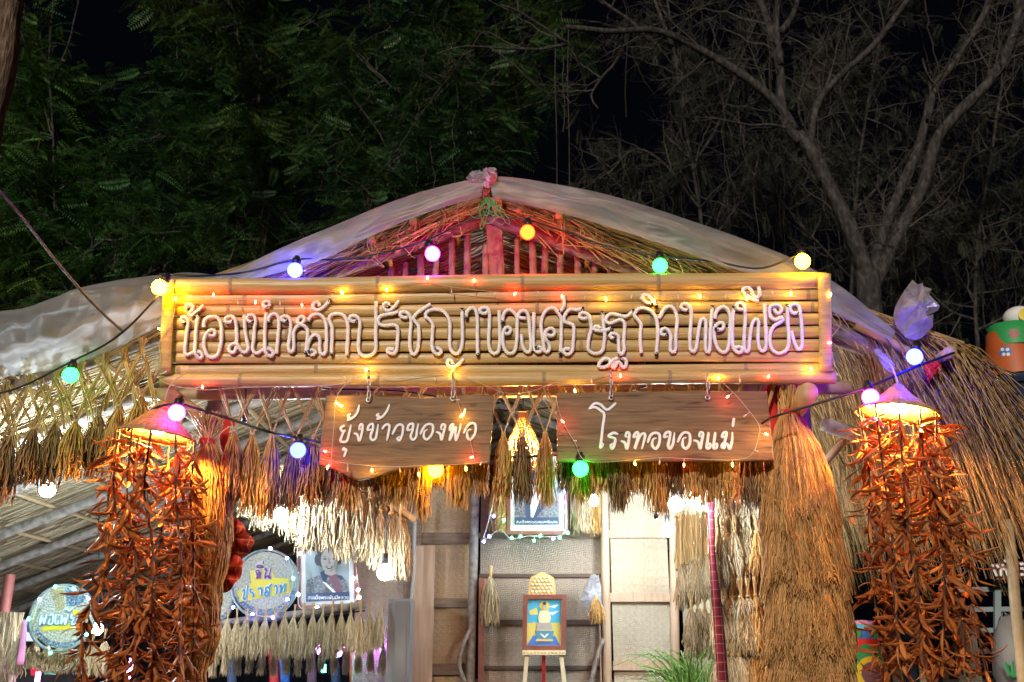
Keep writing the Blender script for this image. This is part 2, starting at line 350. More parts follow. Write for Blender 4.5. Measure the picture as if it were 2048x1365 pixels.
# ------------------------------------------------------------------ the thatched pavilion
hut = thing('thatched_pavilion', 'open bamboo pavilion with a wide straw thatch gable roof and woven walls', 'pavilion', (0, 9, 0))
RF, PL, PR = P(975, 394, 6.2), P(0, 738, 6.2), P(1905, 714, 6.2)
DL, DR = unit(PL - RF), unit(PR - RF)
UL, UR = np.array([DL[2], 0, -DL[0]]), np.array([-DR[2], 0, DR[0]])
LL, LR = (7.4 + RF[0]) / -DL[0], float(np.linalg.norm(PR - RF)) + 0.05
def roof(side, s, Y, h=0.0):
    d, u = (DL, UL) if side == 'L' else (DR, UR)
    s, Y, h = np.broadcast_arrays(np.asarray(s, float), Y, h)
    return RF + s[..., None] * d + h[..., None] * u + (Y - 6.2)[..., None] * np.array([0, 1, 0])
YBK = dict(L=17.5, R=17.5)
for side, LN in (('L', LL), ('R', LR)):
    b = MB(); e = 0.0; YB = YBK[side]
    q = lambda h: np.array([roof(side, e, 6.2, h), roof(side, LN, 6.2, h), roof(side, LN, YB, h), roof(side, e, YB, h)])
    b.hexa(q(0.0), q(0.13)); th = b.build('thatch', 'thatch', hut, False)
    # loose straw on the underside and along the verge
    N = 9500 if side == 'L' else 4200
    s0 = rng.uniform(0, LN - 0.6, N); Y0 = 6.25 + (YB - 6.4) * rng.random(N) ** (0.8); ln = rng.uniform(0.35, 1.0, N); dy = rng.normal(0, 0.05, N) * ln
    tt = np.linspace(0, 1, 3)[None]
    h = -rng.uniform(0.002, 0.03, N)[:, None] - rng.random(N)[:, None] * 0.03 * tt
    Pt = roof(side, s0[:, None] + ln[:, None] * tt, Y0[:, None] + dy[:, None] * tt, h)
    b = MB().tubes(Pt, rng.uniform(0.0025, 0.006, N), 3); b.build('loose_straw', 'thatch_pale', th)
    N = 650; LV = 2.1 if side == 'L' else 3.0
    s0 = rng.uniform(0.02, LV, N); ln = rng.uniform(0.25, 0.8, N); tt = np.linspace(0, 1, 5)[None]
    h0 = rng.uniform(-0.10, 0.05, N)[:, None]; fan = rng.normal(-0.03, 0.03, N)[:, None]
    Pt = roof(side, s0[:, None] + ln[:, None] * tt, 6.2 - rng.uniform(-0.1, 0.10, N)[:, None] - rng.normal(0, 0.03, N)[:, None] * tt, h0 + fan * tt ** 2 * 1.6)
    b = MB().tubes(Pt, rng.uniform(0.0025, 0.0055, N), 3)
    for i in range(26):
        a = roof(side, rng.uniform(.1, 2.6 if side == 'R' else 1.9), 6.06, -.03); l = rng.uniform(.08, .26)
        b.tubes(spline([a, a + (rng.normal(0, .03), -.02, -l * .5), a + (rng.normal(0, .06), rng.normal(0, .03), -l), a + (rng.normal(.02, .07), 0, -l * rng.uniform(.7, 1.1))], n=10), .0028, 4)
    b.build('verge_straw', 'straw', th)
    for Y in (6.3, 7.25, 8.3, 9.35, 10.4, 11.5, 12.6, 13.7, 14.8, 15.9, 17.0):
        if Y > YB: break
        MB().tubes(spline([roof(side, 0, Y, -0.10), roof(side, LN * .5, Y, -0.125 + .02 * random.random()), roof(side, LN - 0.1, Y, -0.10)], n=9), 0.048, 10, cap=True).build('rafter', 'pole', hut)
    for i, s in enumerate(np.arange(0.25, LN, 0.52)):
        if side == 'L' and s > 6.6: break
        MB().tubes([roof(side, s, 6.12, -0.045), roof(side, s + .02, 9, -0.05), roof(side, s, YB, -0.045)], 0.020, 7, cap=True).build('purlin', 'bamboo_pole', hut)
MB().tubes([P(977, 400, 6.22), P(977, 400, 6.22) + np.array([0, 6.9, 0])], 0.045, 10, cap=True).build('ridge_pole', 'bamboo_pole', hut)
for px, py in ((972, 380), (993, 397), (826, 442), (1119, 430), (742, 480)):
    a = P(px, py, 6.04); w = MB()
    w.tubes([a, a + np.array([0, .3, 0])], 0.028, 9, cap=True)
    for i in range(26):
        an = rng.uniform(0, 6.28); o = np.array([math.cos(an), 0, math.sin(an)]) * 0.034
        w.tubes([a + o + (0, rng.uniform(.0, .05), 0), a + o * 1.1 + (0, .3, 0)], .005, 3)
    w.build('thatch_roll', 'straw', hut)
# gable: king post and pickets
k0, k1 = P(986, 428, 6.3), P(992, 560, 6.42)
MB().hexa(np.array([k0 + (-.055, -.02, 0), k0 + (.055, -.02, 0), k1 + (.06, -.02, 0), k1 + (-.04, -.02, 0)]),
          np.array([k0 + (-.055, .05, 0), k0 + (.055, .05, 0), k1 + (.06, .05, 0), k1 + (-.04, .05, 0)])).build('king_post', 'picket', hut, False)
for px, py in ((783, 537), (811, 526), (840, 509), (873, 514), (904, 478), (935, 463), (971, 490), (1000, 468), (1034, 469), (1064, 474), (1091, 489),
               (1121, 501), (1155, 508), (1189, 522), (1219, 532), (1251, 538)):
    t, bt = P(px, py, 6.36), P(px + rng.uniform(-3, 3), 600, 6.40); r = 0.021 * rng.uniform(.85, 1.2)
    MB().tubes(spline([t, (t + bt) / 2 + rng.normal(0, .004, 3), bt], n=7), r * np.array([1, .97, 1.03, 1, 1.05, 1, 1]), 9, cap=True).build('gable_picket', 'picket', hut)
# straw-lined gable behind the pickets, stalks running down either slope
for side in 'LR':
    b = MB(); N = 2600; SM = 2.35
    ln = rng.uniform(.3, .8, N); s0 = rng.uniform(-.05, SM, N); hh = -rng.random(N) ** 1.0 * .95
    ok = (roof(side, s0, 6.7, hh)[:, 2] > P(975, 590, 6.7)[2]); s0, ln, hh = s0[ok], ln[ok], hh[ok]; tt = np.linspace(0, 1, 4)[None]
    Pt = roof(side, s0[:, None] + ln[:, None] * tt, 6.72 + rng.uniform(-.06, .06, len(s0))[:, None] + 0 * tt, hh[:, None] + rng.normal(0, .035, len(s0))[:, None] * tt)
    sg = -1 if side == 'L' else 1; Pt[..., 0] = np.where(sg * (Pt[..., 0] - RF[0]) < 0, RF[0], Pt[..., 0])
    b.tubes(Pt, rng.uniform(.003, .006, len(s0)), 3); gs = b.build('gable_straw', 'straw', hut)
K['raffia'] = mat('green_raffia', [(.03, .22, .05), (.08, .34, .10)], 'noise', (9, 9, 9), 4, 3, 0.5)
b = MB()
for i in range(9):
    a = P(974 + rng.uniform(-6, 12), 396, 5.99); c = P(978 + rng.uniform(-24, 40), 420 + rng.uniform(0, 40), 5.98)
    b.tubes(spline([a, (a + c) / 2 + (rng.normal(0, .05), 0, .02), c, c + (rng.normal(0, .04), 0, .03), a + (0.02, 0, -.02)], n=18), .0028, 4)
b.build('raffia_tie', 'raffia', hut)
for px, r in ((437, .075), (1592, .08)):
    a = P(px, 780, 6.5); MB().tubes([(a[0], 6.5, 0), (a[0], 6.5, a[2] + .25)], r, 12).build('front_post', 'pole', hut)
a, b = P(270, 790, 6.42), P(1700, 776, 6.42)
MB().tubes(np.linspace(a, b, 12), .045, 10, cap=True).build('tie_beam', 'bamboo_pole', hut)
a, b = P(330, 786, 5.95), P(400, 835, 6.5); MB().tubes([a, b], .055, 12, cap=True).build('bracket_log', 'bamboo_pole', hut)
a, b = P(1617, 784, 5.72), P(1584, 832, 6.3); MB().tubes([a, b], .058, 14, cap=True).build('bracket_log', 'bamboo_pole', hut)
a, b = P(1903, 702, 5.85), P(1840, 745, 6.5); MB().tubes([a, b], .035, 10, cap=True).build('eave_beam', 'bamboo_pole', hut)
a, b = P(1640, 640, 6.16), P(1912, 790, 6.10); MB().tubes([a, b], .05, 10, cap=True).build('barge_pole', 'pole', hut)
a, b = P(1712, 650, 6.08), P(1840, 715, 6.0); MB().tubes([a, b], .03, 9, cap=True).build('thatch_roll', 'straw', hut)
a, b = P(1690, 880, 7.0), P(1600, 980, 7.6); MB().tubes([a, b], .03, 9, cap=True).build('knee_brace', 'plank', hut)
a, b = P(1650, 850, 6.7), P(1900, 930, 7.4); MB().tubes([a, b], .05, 9, cap=True).build('tie_beam', 'pole', hut)

# drooping eave on the right: long straws over the edge of the slope
N = 6500
Y0 = 5.98 + 5.5 * rng.random(N) ** 1.6; s0 = LR - rng.uniform(0.0, 0.75, N); tt = np.linspace(0, 1, 8)[None]
out = rng.uniform(0.25, 1.0, N)[:, None]; drop = rng.uniform(0.45, 1.15, N)[:, None] * np.where(rng.random(N) < .35, 1.2, 0.9)[:, None]
base = roof('R', s0, Y0 + .1, rng.uniform(-0.03, 0.07, N))
Pt = base[:, None] + tt[..., None] * out[..., None] * DR * 0.62
Pt[..., 2] -= drop * np.clip(tt - 0.10, 0, 1) ** 1.5 * 1.15
Pt[..., 1] += rng.normal(-0.02, 0.10, N)[:, None] * tt; Pt[..., 0] += rng.normal(0, 0.07, N)[:, None] * tt ** 2
rr = rng.uniform(.003, .0065, N)[:, None] * np.linspace(1, .35, 8)
MB().tubes(Pt, rr, 3).build('eave_straw', 'straw', hut)
# long combed straws on top of the right slope near its edge
N = 900; Y0 = rng.uniform(6.12, 8.5, N); s0 = rng.uniform(LR - 1.2, LR - .5, N); ln = rng.uniform(.4, .85, N); tt = np.linspace(0, 1, 5)[None]
Pt = roof('R', s0[:, None] + ln[:, None] * tt, Y0[:, None] + rng.normal(0, .05, N)[:, None] * tt, .07 + rng.uniform(0, .03, N)[:, None] - .30 * tt ** 2.2 * rng.uniform(.4, 1, N)[:, None])
MB().tubes(Pt, rng.uniform(.003, .006, N), 3).build('eave_straw', 'straw', hut)

# back wall of woven panels at Y = 10.4
YW = 10.4
def wbox(x0, y0, x1, y1, Y, d, name, m, par=hut):
    a, b = P(x0, y0, Y), P(x1, y1, Y); o = MB().box((a[0], Y, a[2]), (b[0], Y + d, b[2])); return o.build(name, m, par, False)
for x0, y0, x1, y1, m in ((843, 960, 946, 1420, 'weave'), (962, 985, 1205, 1148, 'weave_grey'), (962, 1154, 1205, 1240, 'weave_grey'), (962, 1250, 1205, 1332, 'weave_grey'),
                          (962, 1340, 1205, 1440, 'weave_grey'), (1216, 940, 1350, 1420, 'weave_lit'), (716, 1090, 815, 1420, 'weave_lit')):
    wbox(x0, y0, x1, y1, YW, .02, 'woven_panel', m)
for y0, y1 in ((1148, 1155), (1240, 1250), (1332, 1340)): wbox(958, y0, 1207, y1, YW - .03, .05, 'wall_batten', 'batten')
for x0, y0, x1, y1 in ((832, 1066, 946, 1088), (862, 1197, 946, 1215), (862, 1328, 946, 1350)): wbox(x0, y0, x1, y1, YW - .05, .07, 'wall_rail', 'plank_dark')
for x0, y0, x1, y1 in ((1216, 1060, 1350, 1076), (1220, 1186, 1345, 1204), (1226, 1322, 1345, 1341)): wbox(x0, y0, x1, y1, YW - .05, .07, 'wall_rail', 'plank')
wbox(950, 1066, 1212, 1076, YW - .045, .06, 'wall_rail', 'plank_dark')
wbox(812, 1000, 832, 1420, YW - .08, .08, 'wall_post', 'plank_dark')
wbox(830, 1092, 862, 1430, YW - .12, .04, 'wall_plank', 'plank')
for px, pb, r, m in ((952, 938, .045, 'pole'), (1207, 1216, .045, 'plank'), (1345, 1352, .045, 'plank')):
    MB().tubes([P(px, 930, YW - .12), P(pb, 1440, YW - .12)], r, 10).build('wall_post', m, hut)
wbox(958, 1156, 967, 1420, YW - .2, .03, 'wall_plank', 'frame_red')
wbox(1196, 1150, 1205, 1420, YW - .2, .03, 'wall_plank', 'plank')
for pts in ([(930, 1365), (918, 1330), (926, 1290), (940, 1262)], [(1175, 1400), (1188, 1340), (1198, 1300), (1207, 1278)]):
    MB().tubes(spline(pxs(pts, YW - .2), n=12), .022, 8, cap=True).build('crooked_brace', 'pole', hut)
# rear wall left, its deep shade put into the colour, and side wall right behind the hanging rice
a, b = P(-300, 1128, 17.2), P(830, 1500, 17.2); MB().box((a[0], 17.2, 0), (b[0], 17.26, a[2])).build('rear_wall', 'wall_shaded', hut, False)
a = P(1352, 960, 10.3); c = P(1600, 1000, 8.6)
MB().hexa(np.array([(a[0], 10.3, 0), (c[0], 8.9, 0), (c[0], 8.9, a[2]), (a[0], 10.3, a[2])]), np.array([(a[0] + .03, 10.34, 0), (c[0] + .03, 8.94, 0), (c[0] + .03, 8.94, a[2]), (a[0] + .03, 10.34, a[2])])).build('side_wall', 'weave_lit', hut, False)

# ------------------------------------------------------------------ plastic sheets over the roof
def sheet(name, up, lo, Yu, Yl, label, nu=110, nv=34, amp=0.013, seed=1, m='tarp', back=1.3, bulge=.012):
    r = np.random.default_rng(seed)
    A = spline(pxs(up, Yu), n=nu); B = spline(pxs(lo, Yl), n=nu)
    t = np.linspace(0, 1, nv)[None, :, None]
    G = A[:, None] * (1 - t) + B[:, None] * t
    u = np.linspace(0, 1, nu)[:, None]; v = np.linspace(0, 1, nv)[None]
    d = sum(amp / (1 + k * .6) * np.sin(u * r.uniform(3, 9) * (k + 1) * 1.3 + v * r.uniform(2, 7) * (1 - 2 * (k % 2)) + r.uniform(0, 6)) for k in range(6))
    w = np.sin(v * pi) ** .7
    G[..., 1] -= d * (.25 + w) + bulge * w; G[..., 2] += d * .35 * w
    for q_ in range(7):
        c = r.uniform(.08, .92) + r.uniform(-.25, .25) * (u - .5) + .05 * np.sin(u * r.uniform(4, 12) + q_); sg_ = r.uniform(.012, .035)
        pul = np.exp(-((v - c) / sg_) ** 2) * np.clip(np.sin(u * r.uniform(2, 5) + r.uniform(0, 6)), 0, 1)
        G[..., 1] -= .02 * pul; G[..., 2] += .008 * pul
    G += r.normal(0, .0010, G.shape) * w[..., None]
    k_ = 6; tb = np.linspace(1, 0, k_, endpoint=False)[None, :, None]
    Bk = G[:, :1] + tb * np.array([0, back, -.12])
    Bk[..., 2] -= .02 * np.sin(tb[..., 0] * 9 + u * 30) * tb[..., 0]
    G = np.concatenate([Bk, G], 1)
    o = MB().grid(G); lc = G[nu // 2, -1]
    s = o.build(name, m, loc=lc); return tag(s, label, 'tarpaulin')
pi = math.pi
sheet('plastic_sheet', [(980, 352), (900, 368), (800, 398), (700, 438), (560, 498), (470, 540), (390, 566)], [(962, 394), (900, 412), (825, 436), (730, 478), (640, 520), (500, 560), (400, 580)], 6.0, 5.94,
      'narrow clear plastic sheet along the left slope of the roof up to the ridge', seed=3)
sheet('plastic_sheet', [(976, 352), (1060, 360), (1200, 386), (1350, 430), (1500, 484), (1600, 524), (1700, 588), (1790, 664)], [(986, 398), (1060, 412), (1180, 442), (1330, 490), (1430, 526), (1540, 562), (1660, 622), (1782, 682)], 6.0, 5.93,
      'long clear plastic sheet running from the ridge down the right slope', seed=8)
sheet('plastic_sheet', [(-60, 634), (0, 622), (60, 612), (180, 572), (330, 548), (400, 546), (470, 562)], [(-60, 776), (0, 756), (80, 744), (160, 726), (240, 692), (300, 662), (345, 640)], 6.05, 5.97,
      'billowing clear plastic sheet draped over the left end of the roof', nu=120, nv=44, amp=.022, seed=5, bulge=.06)
def bagmesh(name, pts, Y, m, label, dep=.09, seed=2, cat='plastic bag', extra=None):
    r = np.random.default_rng(seed); o = MB()
    pc = pxs(pts, Y); c = pc.mean(0); ring = spline(np.vstack([pc, pc[:1]]), n=25)[:-1]; sz = np.ptp(pc[:, 2]) * .05
    rows = []
    for k, s in enumerate((1, .86, .66, .44, .22, .03)):
        q = c + (ring - c) * s + r.normal(0, sz, ring.shape) * (k > 0); q[:, 1] = Y - dep * math.sqrt(max(0, 1 - s ** 2)) + r.normal(0, dep * .22, len(q)) * (k > 0); rows.append(q)
    back = []
    for k, s in enumerate((.8, .4, .03)):
        q = c + (ring - c) * s; q[:, 1] = Y + dep * math.sqrt(1 - s ** 2) + r.normal(0, dep * .2, len(q)); back.append(q)
    G = np.array(back[::-1] + rows); G = np.concatenate([G, G[:, :1]], 1)
    o.grid(G); return tag(o.build(name, m, smooth=False, loc=c), label, cat)
bagmesh('plastic_bag', [(932, 356), (948, 342), (966, 346), (974, 362), (964, 374), (944, 366)], 5.98, 'bag', 'small clear plastic bag knotted left of the roof peak', .05, 4)
bagmesh('plastic_bag', [(966, 340), (982, 335), (994, 344), (992, 362), (978, 376), (965, 368)], 5.94, 'bag_pink', 'pinkish crumpled plastic bag tied on the very peak of the roof', .06, 6)
bagmesh('plastic_bag', [(1825, 560), (1803, 590), (1788, 624), (1794, 656), (1822, 680), (1848, 672), (1852, 640), (1846, 630), (1882, 618), (1862, 596), (1842, 576)], 5.95, 'bag', 'big crumpled clear plastic bag tied to the right eave, pointed upward', .1, 7)
bagmesh('plastic_bag', [(1182, 1150), (1168, 1180), (1164, 1206), (1186, 1234), (1200, 1228), (1203, 1190), (1196, 1152)], YW - .3, 'bag', 'white plastic bag hanging on the grey woven back wall', .08, 9)
b = MB(); q = pxs([(1752, 704), (1764, 712), (1788, 742), (1796, 752)], 5.9)
bagmesh('plastic_bag', [(1748, 702), (1758, 698), (1770, 716), (1786, 738), (1780, 746), (1764, 728)], 5.92, 'bag', 'small twist of clear plastic knotted under the right eave pole', .03, 12)
bagmesh('red_rag', [(1846, 728), (1872, 724), (1884, 736), (1872, 746), (1858, 764), (1852, 748)], 5.95, 'red_cloth', 'torn red rag hanging from the right end of the eave', .03, 15, cat='rag')

# ------------------------------------------------------------------ big bamboo sign with rope lettering
ST, SB = np.array(P(995, 560, 5.82)), np.array(P(995, 760, 5.96))
SN = unit(np.cross(np.array([1.0, 0, 0]), SB - ST)); SN = SN if SN[1] < 0 else -SN
def S(px, py, off=0.0):
    'on the plane of the sign, off metres towards the viewer'
    d = P(px, py, 6.0) - np.array([0, 0, CAMZ]); o = np.array([0, 0, CAMZ])
    t = np.dot(ST + SN * off - o, SN) / np.dot(d, SN); return o + t * d
sign = thing('bamboo_sign', 'wide sign of bamboo slats with white rope Thai lettering above the entrance', 'sign', S(995, 775, -.1))
def culm(x0, y0, x1, y1, hpx, name, depth=.5, nodes=None, off=0.0, m='bamboo', par=sign):
    n = 90; t = np.linspace(0, 1, n); pts = np.array([S(x0 + (x1 - x0) * u, y0 + (y1 - y0) * u + 1.2 * math.sin(u * 9 + x0 + y0), off) for u in t])
    r = hpx / 2 * mpp(y0, 5.9) * np.ones(n); ph = random.random(); nd = [(q_ + ph + random.uniform(-.12, .12)) / 4.6 for q_ in range(5)]
    for k in range(5):
        c = nd[k]; i = np.abs(t - c) * 4.2
        r = r * (1 + .055 * np.exp(-(i / .012) ** 2)) * (1 - .03 * np.exp(-((i - .028) / .01) ** 2))
    r = r * (1 + .03 * np.sin(t * 7 + ph * 9))
    b = MB().tubes(pts, r, 14, flat=depth, ref=SN, cap=True)
    for k in range(5):
        c = nd[k]
        if .01 < c < .99:
            p = np.stack([np.interp(c + np.array([-.0030, -.0010, .0010, .0030]), t, pts[:, i]) for i in range(3)], -1); rr = np.interp(c, t, r)
            b.tubes(p, rr * np.array([1.0, 1.035, 1.035, 1.0]), 14, flat=depth, ref=SN, mi=1)
    return b.build(name, [m, 'node'], par)
culm(343, 574, 1652, 560, 33, 'sign_rail', .9, off=.01)
for yl, yr, h in ((600, 588, 23.5), (624, 613, 22.5), (648, 639, 23.5), (671, 665, 23), (695, 690, 23), (718, 714, 21), (741, 738.5, 20.5)):
    culm(342, yl, 1650, yr, h, 'bamboo_slat', .45)
culm(322, 763, 1669, 754, 28, 'sign_rail', .9, off=.012)
def vert(x0, y0, x1, y1, wpx, name, off, m):
    a, c = S(x0, y0, off), S(x1, y1, off); r = wpx / 2 * mpp(650, 5.9)
    return MB().tubes(np.linspace(a, c, 14), r, 12, flat=.4, ref=SN, cap=True).build(name, m, sign)
vert(338, 560, 330, 747, 24, 'sign_stile', .055, 'bamboo'); vert(1649, 548, 1652, 742, 26, 'sign_stile', .055, 'bamboo')
for x in (560, 850, 990, 1285, 1560): vert(x, 560, x - 2, 765, 16, 'sign_batten', -.055, 'plank_dark')
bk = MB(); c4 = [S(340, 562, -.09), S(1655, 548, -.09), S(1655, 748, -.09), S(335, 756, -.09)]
bk.hexa(np.array(c4), np.array(c4) - SN * .01); bk.build('backing', 'gap_shade', sign, False)  # added dark sheet for the shade behind the slats

SCL = 300 / 2048
ROPE = {
 'A': ((340, 580), SCL, ["250,265 222,240 232,208 275,200 310,225 310,265 285,300 262,335 290,352 340,320 400,270 460,215",
  "205,460 160,430 155,395 185,372 225,385 250,430 240,520 225,620 212,730 205,850 225,890 270,880 330,850 390,845 430,870 440,910 405,935 365,900 340,840 345,740 355,600 370,450 388,345",
  "465,510 470,440 510,385 570,370 635,375 685,430 705,520 705,650 690,780 650,890 580,925 520,900 475,810 465,700 490,620 540,560 600,555 618,595 590,630 530,625",
  "865,425 800,445 765,425 770,385 815,362 870,380 900,440 912,560 912,700 905,800 870,855 825,850 808,800 835,755 890,735 930,760 965,820 1010,855 1060,830 1068,770 1045,660 1025,520 1015,345",
  "1130,440 1080,430 1055,395 1070,355 1115,345 1150,365 1170,430 1155,540 1145,680 1130,790 1150,850 1200,865 1260,825 1320,800 1375,815 1408,860 1385,905 1330,885 1300,820 1295,700 1297,560 1305,430 1315,315",
  "1355,225 1365,185 1340,155 1300,160 1275,195 1290,230 1325,235", "1350,450 1350,390 1385,340 1440,335 1480,380 1488,480 1480,600 1470,720 1455,870",
  "1600,430 1550,425 1520,395 1540,365 1590,365 1630,395 1650,460 1645,560 1630,680 1618,780 1640,845 1680,830 1692,760 1688,660 1695,570 1730,510 1790,465 1835,420 1825,375 1785,370 1745,410 1750,455 1800,480 1850,510 1880,570 1875,680 1855,860"]),
 'B': ((600, 580), SCL, ["270,225 250,180 205,175 175,215 190,260 240,280 300,255 355,205 410,145",
  "115,440 140,375 195,340 260,340 320,385 355,460 362,560 362,700 355,830 325,880 280,860 268,780 272,690 250,635 205,615 155,650 120,720 105,800 130,870 180,890 210,850 170,825 130,840",
  "430,880 432,760 440,640 440,520 415,450 402,390 430,345 510,330 580,345 630,400 655,490 655,620 645,760 638,890",
  "775,425 710,430 678,395 700,360 760,360 805,400 822,480 810,580 800,700 798,800 820,870 880,905 960,895 1020,850 1040,780 1035,650 1038,450 1040,160",
  "1215,230 1205,195 1165,185 1140,215 1155,265 1200,285 1260,260 1310,210 1355,150",
  "1345,295 1270,325 1170,340 1095,365 1070,420 1095,475 1170,490 1270,480 1325,505 1340,570 1332,680 1325,790 1300,860 1245,870 1195,840 1210,805 1280,815",
  "1470,375 1410,380 1370,345 1380,310 1440,305 1495,345 1518,420 1510,540 1500,660 1505,790 1525,860 1560,880 1600,830 1620,730 1625,620 1620,500 1580,440 1550,390 1580,340 1660,275 1785,195"]),
 'C': ((840, 580), SCL, ["205,805 240,795 285,830 270,870 225,875 185,840 165,770 165,680 172,580 172,470 130,410 80,370 85,320 140,280 230,270 320,295 380,370 410,460 408,600 405,720 425,820 480,870 535,850 575,750 582,620 578,450 575,270",
  "450,1010 430,965 385,960 370,1000 400,1045 460,1050 530,1010 600,945", "635,380 640,310 680,260 730,250 770,310 785,420 785,560 785,700 790,890",
  "925,295 880,325 830,310 818,275 860,245 920,255 950,330 950,450 940,600 940,740 965,840 1020,870 1070,835 1090,720 1090,560 1085,420 1080,280",
  "1130,440 1135,360 1170,295 1220,275 1280,310 1325,390 1325,560 1320,720 1290,840 1220,870 1160,820 1135,720 1130,610 1160,530 1205,510 1238,545 1215,595 1160,600",
  "1440,390 1375,385 1340,350 1370,300 1420,285 1465,320 1490,420 1500,560 1515,720 1505,830 1460,850 1420,810 1395,730 1385,610",
  "1555,310 1555,420 1553,560 1550,720 1570,820 1615,850 1655,825 1640,785 1590,790"]),
 'D': ((1060, 580), SCL, ["415,865 425,700 428,540 425,400 380,310 330,255 270,255 210,300 165,390 150,500 165,610 185,740 200,830 235,850 270,800 250,730 210,660 205,590 245,540 300,530 338,575 320,620 270,630 235,610",
  "395,300 440,265 465,190 455,80", "715,255 640,275 560,265 500,310 465,380 475,440 540,460 590,490 600,580 590,720 580,820 530,880 475,870 460,825 500,805 545,815",
  "780,385 720,395 680,370 690,325 740,315 800,350 825,430 835,540 810,630 795,740 800,820 860,865 940,865 995,820 1010,740 1020,620 1005,500 990,310",
  "1110,520 1040,550 960,560 890,550 875,515 915,500 965,530",
  "1405,290 1350,345 1290,365 1200,345 1110,330 1050,370 1040,430 1090,460 1160,435 1230,410 1285,450 1290,550 1280,680 1285,820 1250,880 1215,840 1210,740 1205,640 1160,600 1105,600 1100,645 1150,670",
  "1100,990 1080,950 1020,940 955,990 945,1045 1000,1060 1075,1030 1130,960 1195,930", "1160,955 1125,1015 1135,1065 1165,1050 1190,990 1230,1000 1260,1050 1305,1050 1315,980 1285,940 1255,965",
  "1520,865 1508,740 1505,600 1515,480 1470,410 1425,360 1440,300 1500,255 1580,255 1660,300 1720,390 1740,500 1742,650 1725,880",
  "1655,190 1580,165 1530,115 1550,70 1610,75 1660,125 1720,215",
  "1760,390 1800,320 1850,250 1920,230 1980,290 2010,400 2000,520 1990,650 1990,800 1960,850 1920,830 1918,740 1920,640 1890,560 1840,530 1790,560 1800,610 1870,615"]),
 'E': ((1330, 560), SCL, ["320,410 260,410 222,375 240,335 300,335 345,390 358,480 350,620 340,780 345,930 375,980 420,950 440,830 460,680 485,570 520,530 555,580 555,720 550,870 560,970 600,980 615,880 620,720 630,560 650,370",
  "680,530 695,450 740,390 800,370 860,420 890,520 885,680 875,840 850,960 790,990 730,950 685,850 670,740 680,650 730,595 785,590 800,640 770,680 700,675",
  "935,385 925,500 920,650 920,800 930,920 980,985 1040,985 1045,930 990,915 955,935",
  "1060,405 1000,400 975,360 990,325 1040,320 1085,370 1095,480 1090,620 1080,780 1080,930 1110,980 1145,950 1155,830 1170,700 1195,590 1240,540 1275,580 1270,720 1270,850 1295,950 1345,970 1375,920 1380,780 1370,600 1360,320",
  "1275,295 1200,265 1110,210 1060,150 1080,110 1130,100 1175,140 1200,200 1250,240 1290,200 1275,95",
  "1490,370 1500,430 1545,460 1585,420 1565,360 1500,340 1440,370 1425,450 1450,520 1510,545 1580,515 1605,550 1560,590 1490,630 1440,720 1430,840 1460,950 1530,1000 1610,990 1670,940 1690,830 1680,650 1665,350",
  "1820,450 1750,455 1710,410 1720,350 1780,330 1825,370 1850,480 1865,640 1870,800 1865,910 1825,950 1780,900 1750,810 1725,700"]),
}
def parse(s, o, k): return [(o[0] + float(a) * k, o[1] + float(b) * k) for a, b in (w.split(',') for w in s.split())]
for key, (o, k, strokes) in ROPE.items():
    for st in strokes:
        p2 = spline(parse(st, o, k), step=1.3); n = len(p2)
        # the rope lifts a little where it crosses itself
        lift = np.array([0.006 * math.sin(i * .11) for i in range(n)])
        cross = np.zeros(n)
        for i in range(n):
            dd = np.hypot(*(p2[:i - 14] - p2[i]).T) if i > 14 else np.array([9e9])
            if dd.min() < 6: cross[i] = .016
        cross = np.convolve(np.pad(cross, 6, 'edge'), np.ones(13) / 13, 'valid')
        pts = np.array([S(x, y, .036 + lift[i] * .5 + cross[i]) for i, (x, y) in enumerate(p2)])
        a = np.arange(12) / 12 * 2 * np.pi; i = np.arange(n)[:, None]
        rad = 0.0108 * (1 + .22 * np.cos(3 * (a[None] - i * 0.55)))
        b = MB().tubes(pts, rad[None], 12, ref=SN, cap=True); let = b.build('rope_letter', 'rope', sign)
        for e, f in ((0, 2), (n - 1, n - 3)):
            if random.random() < .38:
                d = unit(pts[e] - pts[f]); MB().tubes([pts[e] - d * .012, pts[e] + d * .010], .0115, 9, cap=True).build('tape_end', 'tape', let)

# ------------------------------------------------------------------ hanging boards with painted words
YBD = 5.86
def brush(strokes, o, k, wpx, Y, off, taper=.5):
    b = MB()
    for n_, st in enumerate(strokes):
        p2 = spline(parse(st, o, k), step=1.0); n = len(p2)
        t = np.linspace(0, 1, n); w = wpx / 2 * mpp(800, Y) * (1 - taper * np.clip((t - .82) / .18, 0, 1)) * (1 - .35 * np.clip((.08 - t) / .08, 0, 1))
        b.tubes(pxs(p2, Y - off - .0007 * (n_ % 4)), w, 8, flat=.22, ref=np.array([0, 1, 0]), cap=True)
    return b
def chain(px, y0, y1, Y, par, top):
    n = max(3, int((y1 - y0) / 11)); 
    for i in range(n):
        c = P(px + (i % 2) * .8, y0 + (y1 - y0) * (i + .5) / n, Y); L = (y1 - y0) / n * mpp(y0, Y) * .72; u = np.linspace(0, 2 * np.pi, 15)
        w = .009
        ring = np.stack([np.cos(u) * w * (1 if i % 2 else .35), np.cos(u) * w * (.3 if i % 2 else 1), np.sin(u) * L], -1) + c
        MB().tubes(ring, .0034, 6).build('chain_link', 'metal', par)
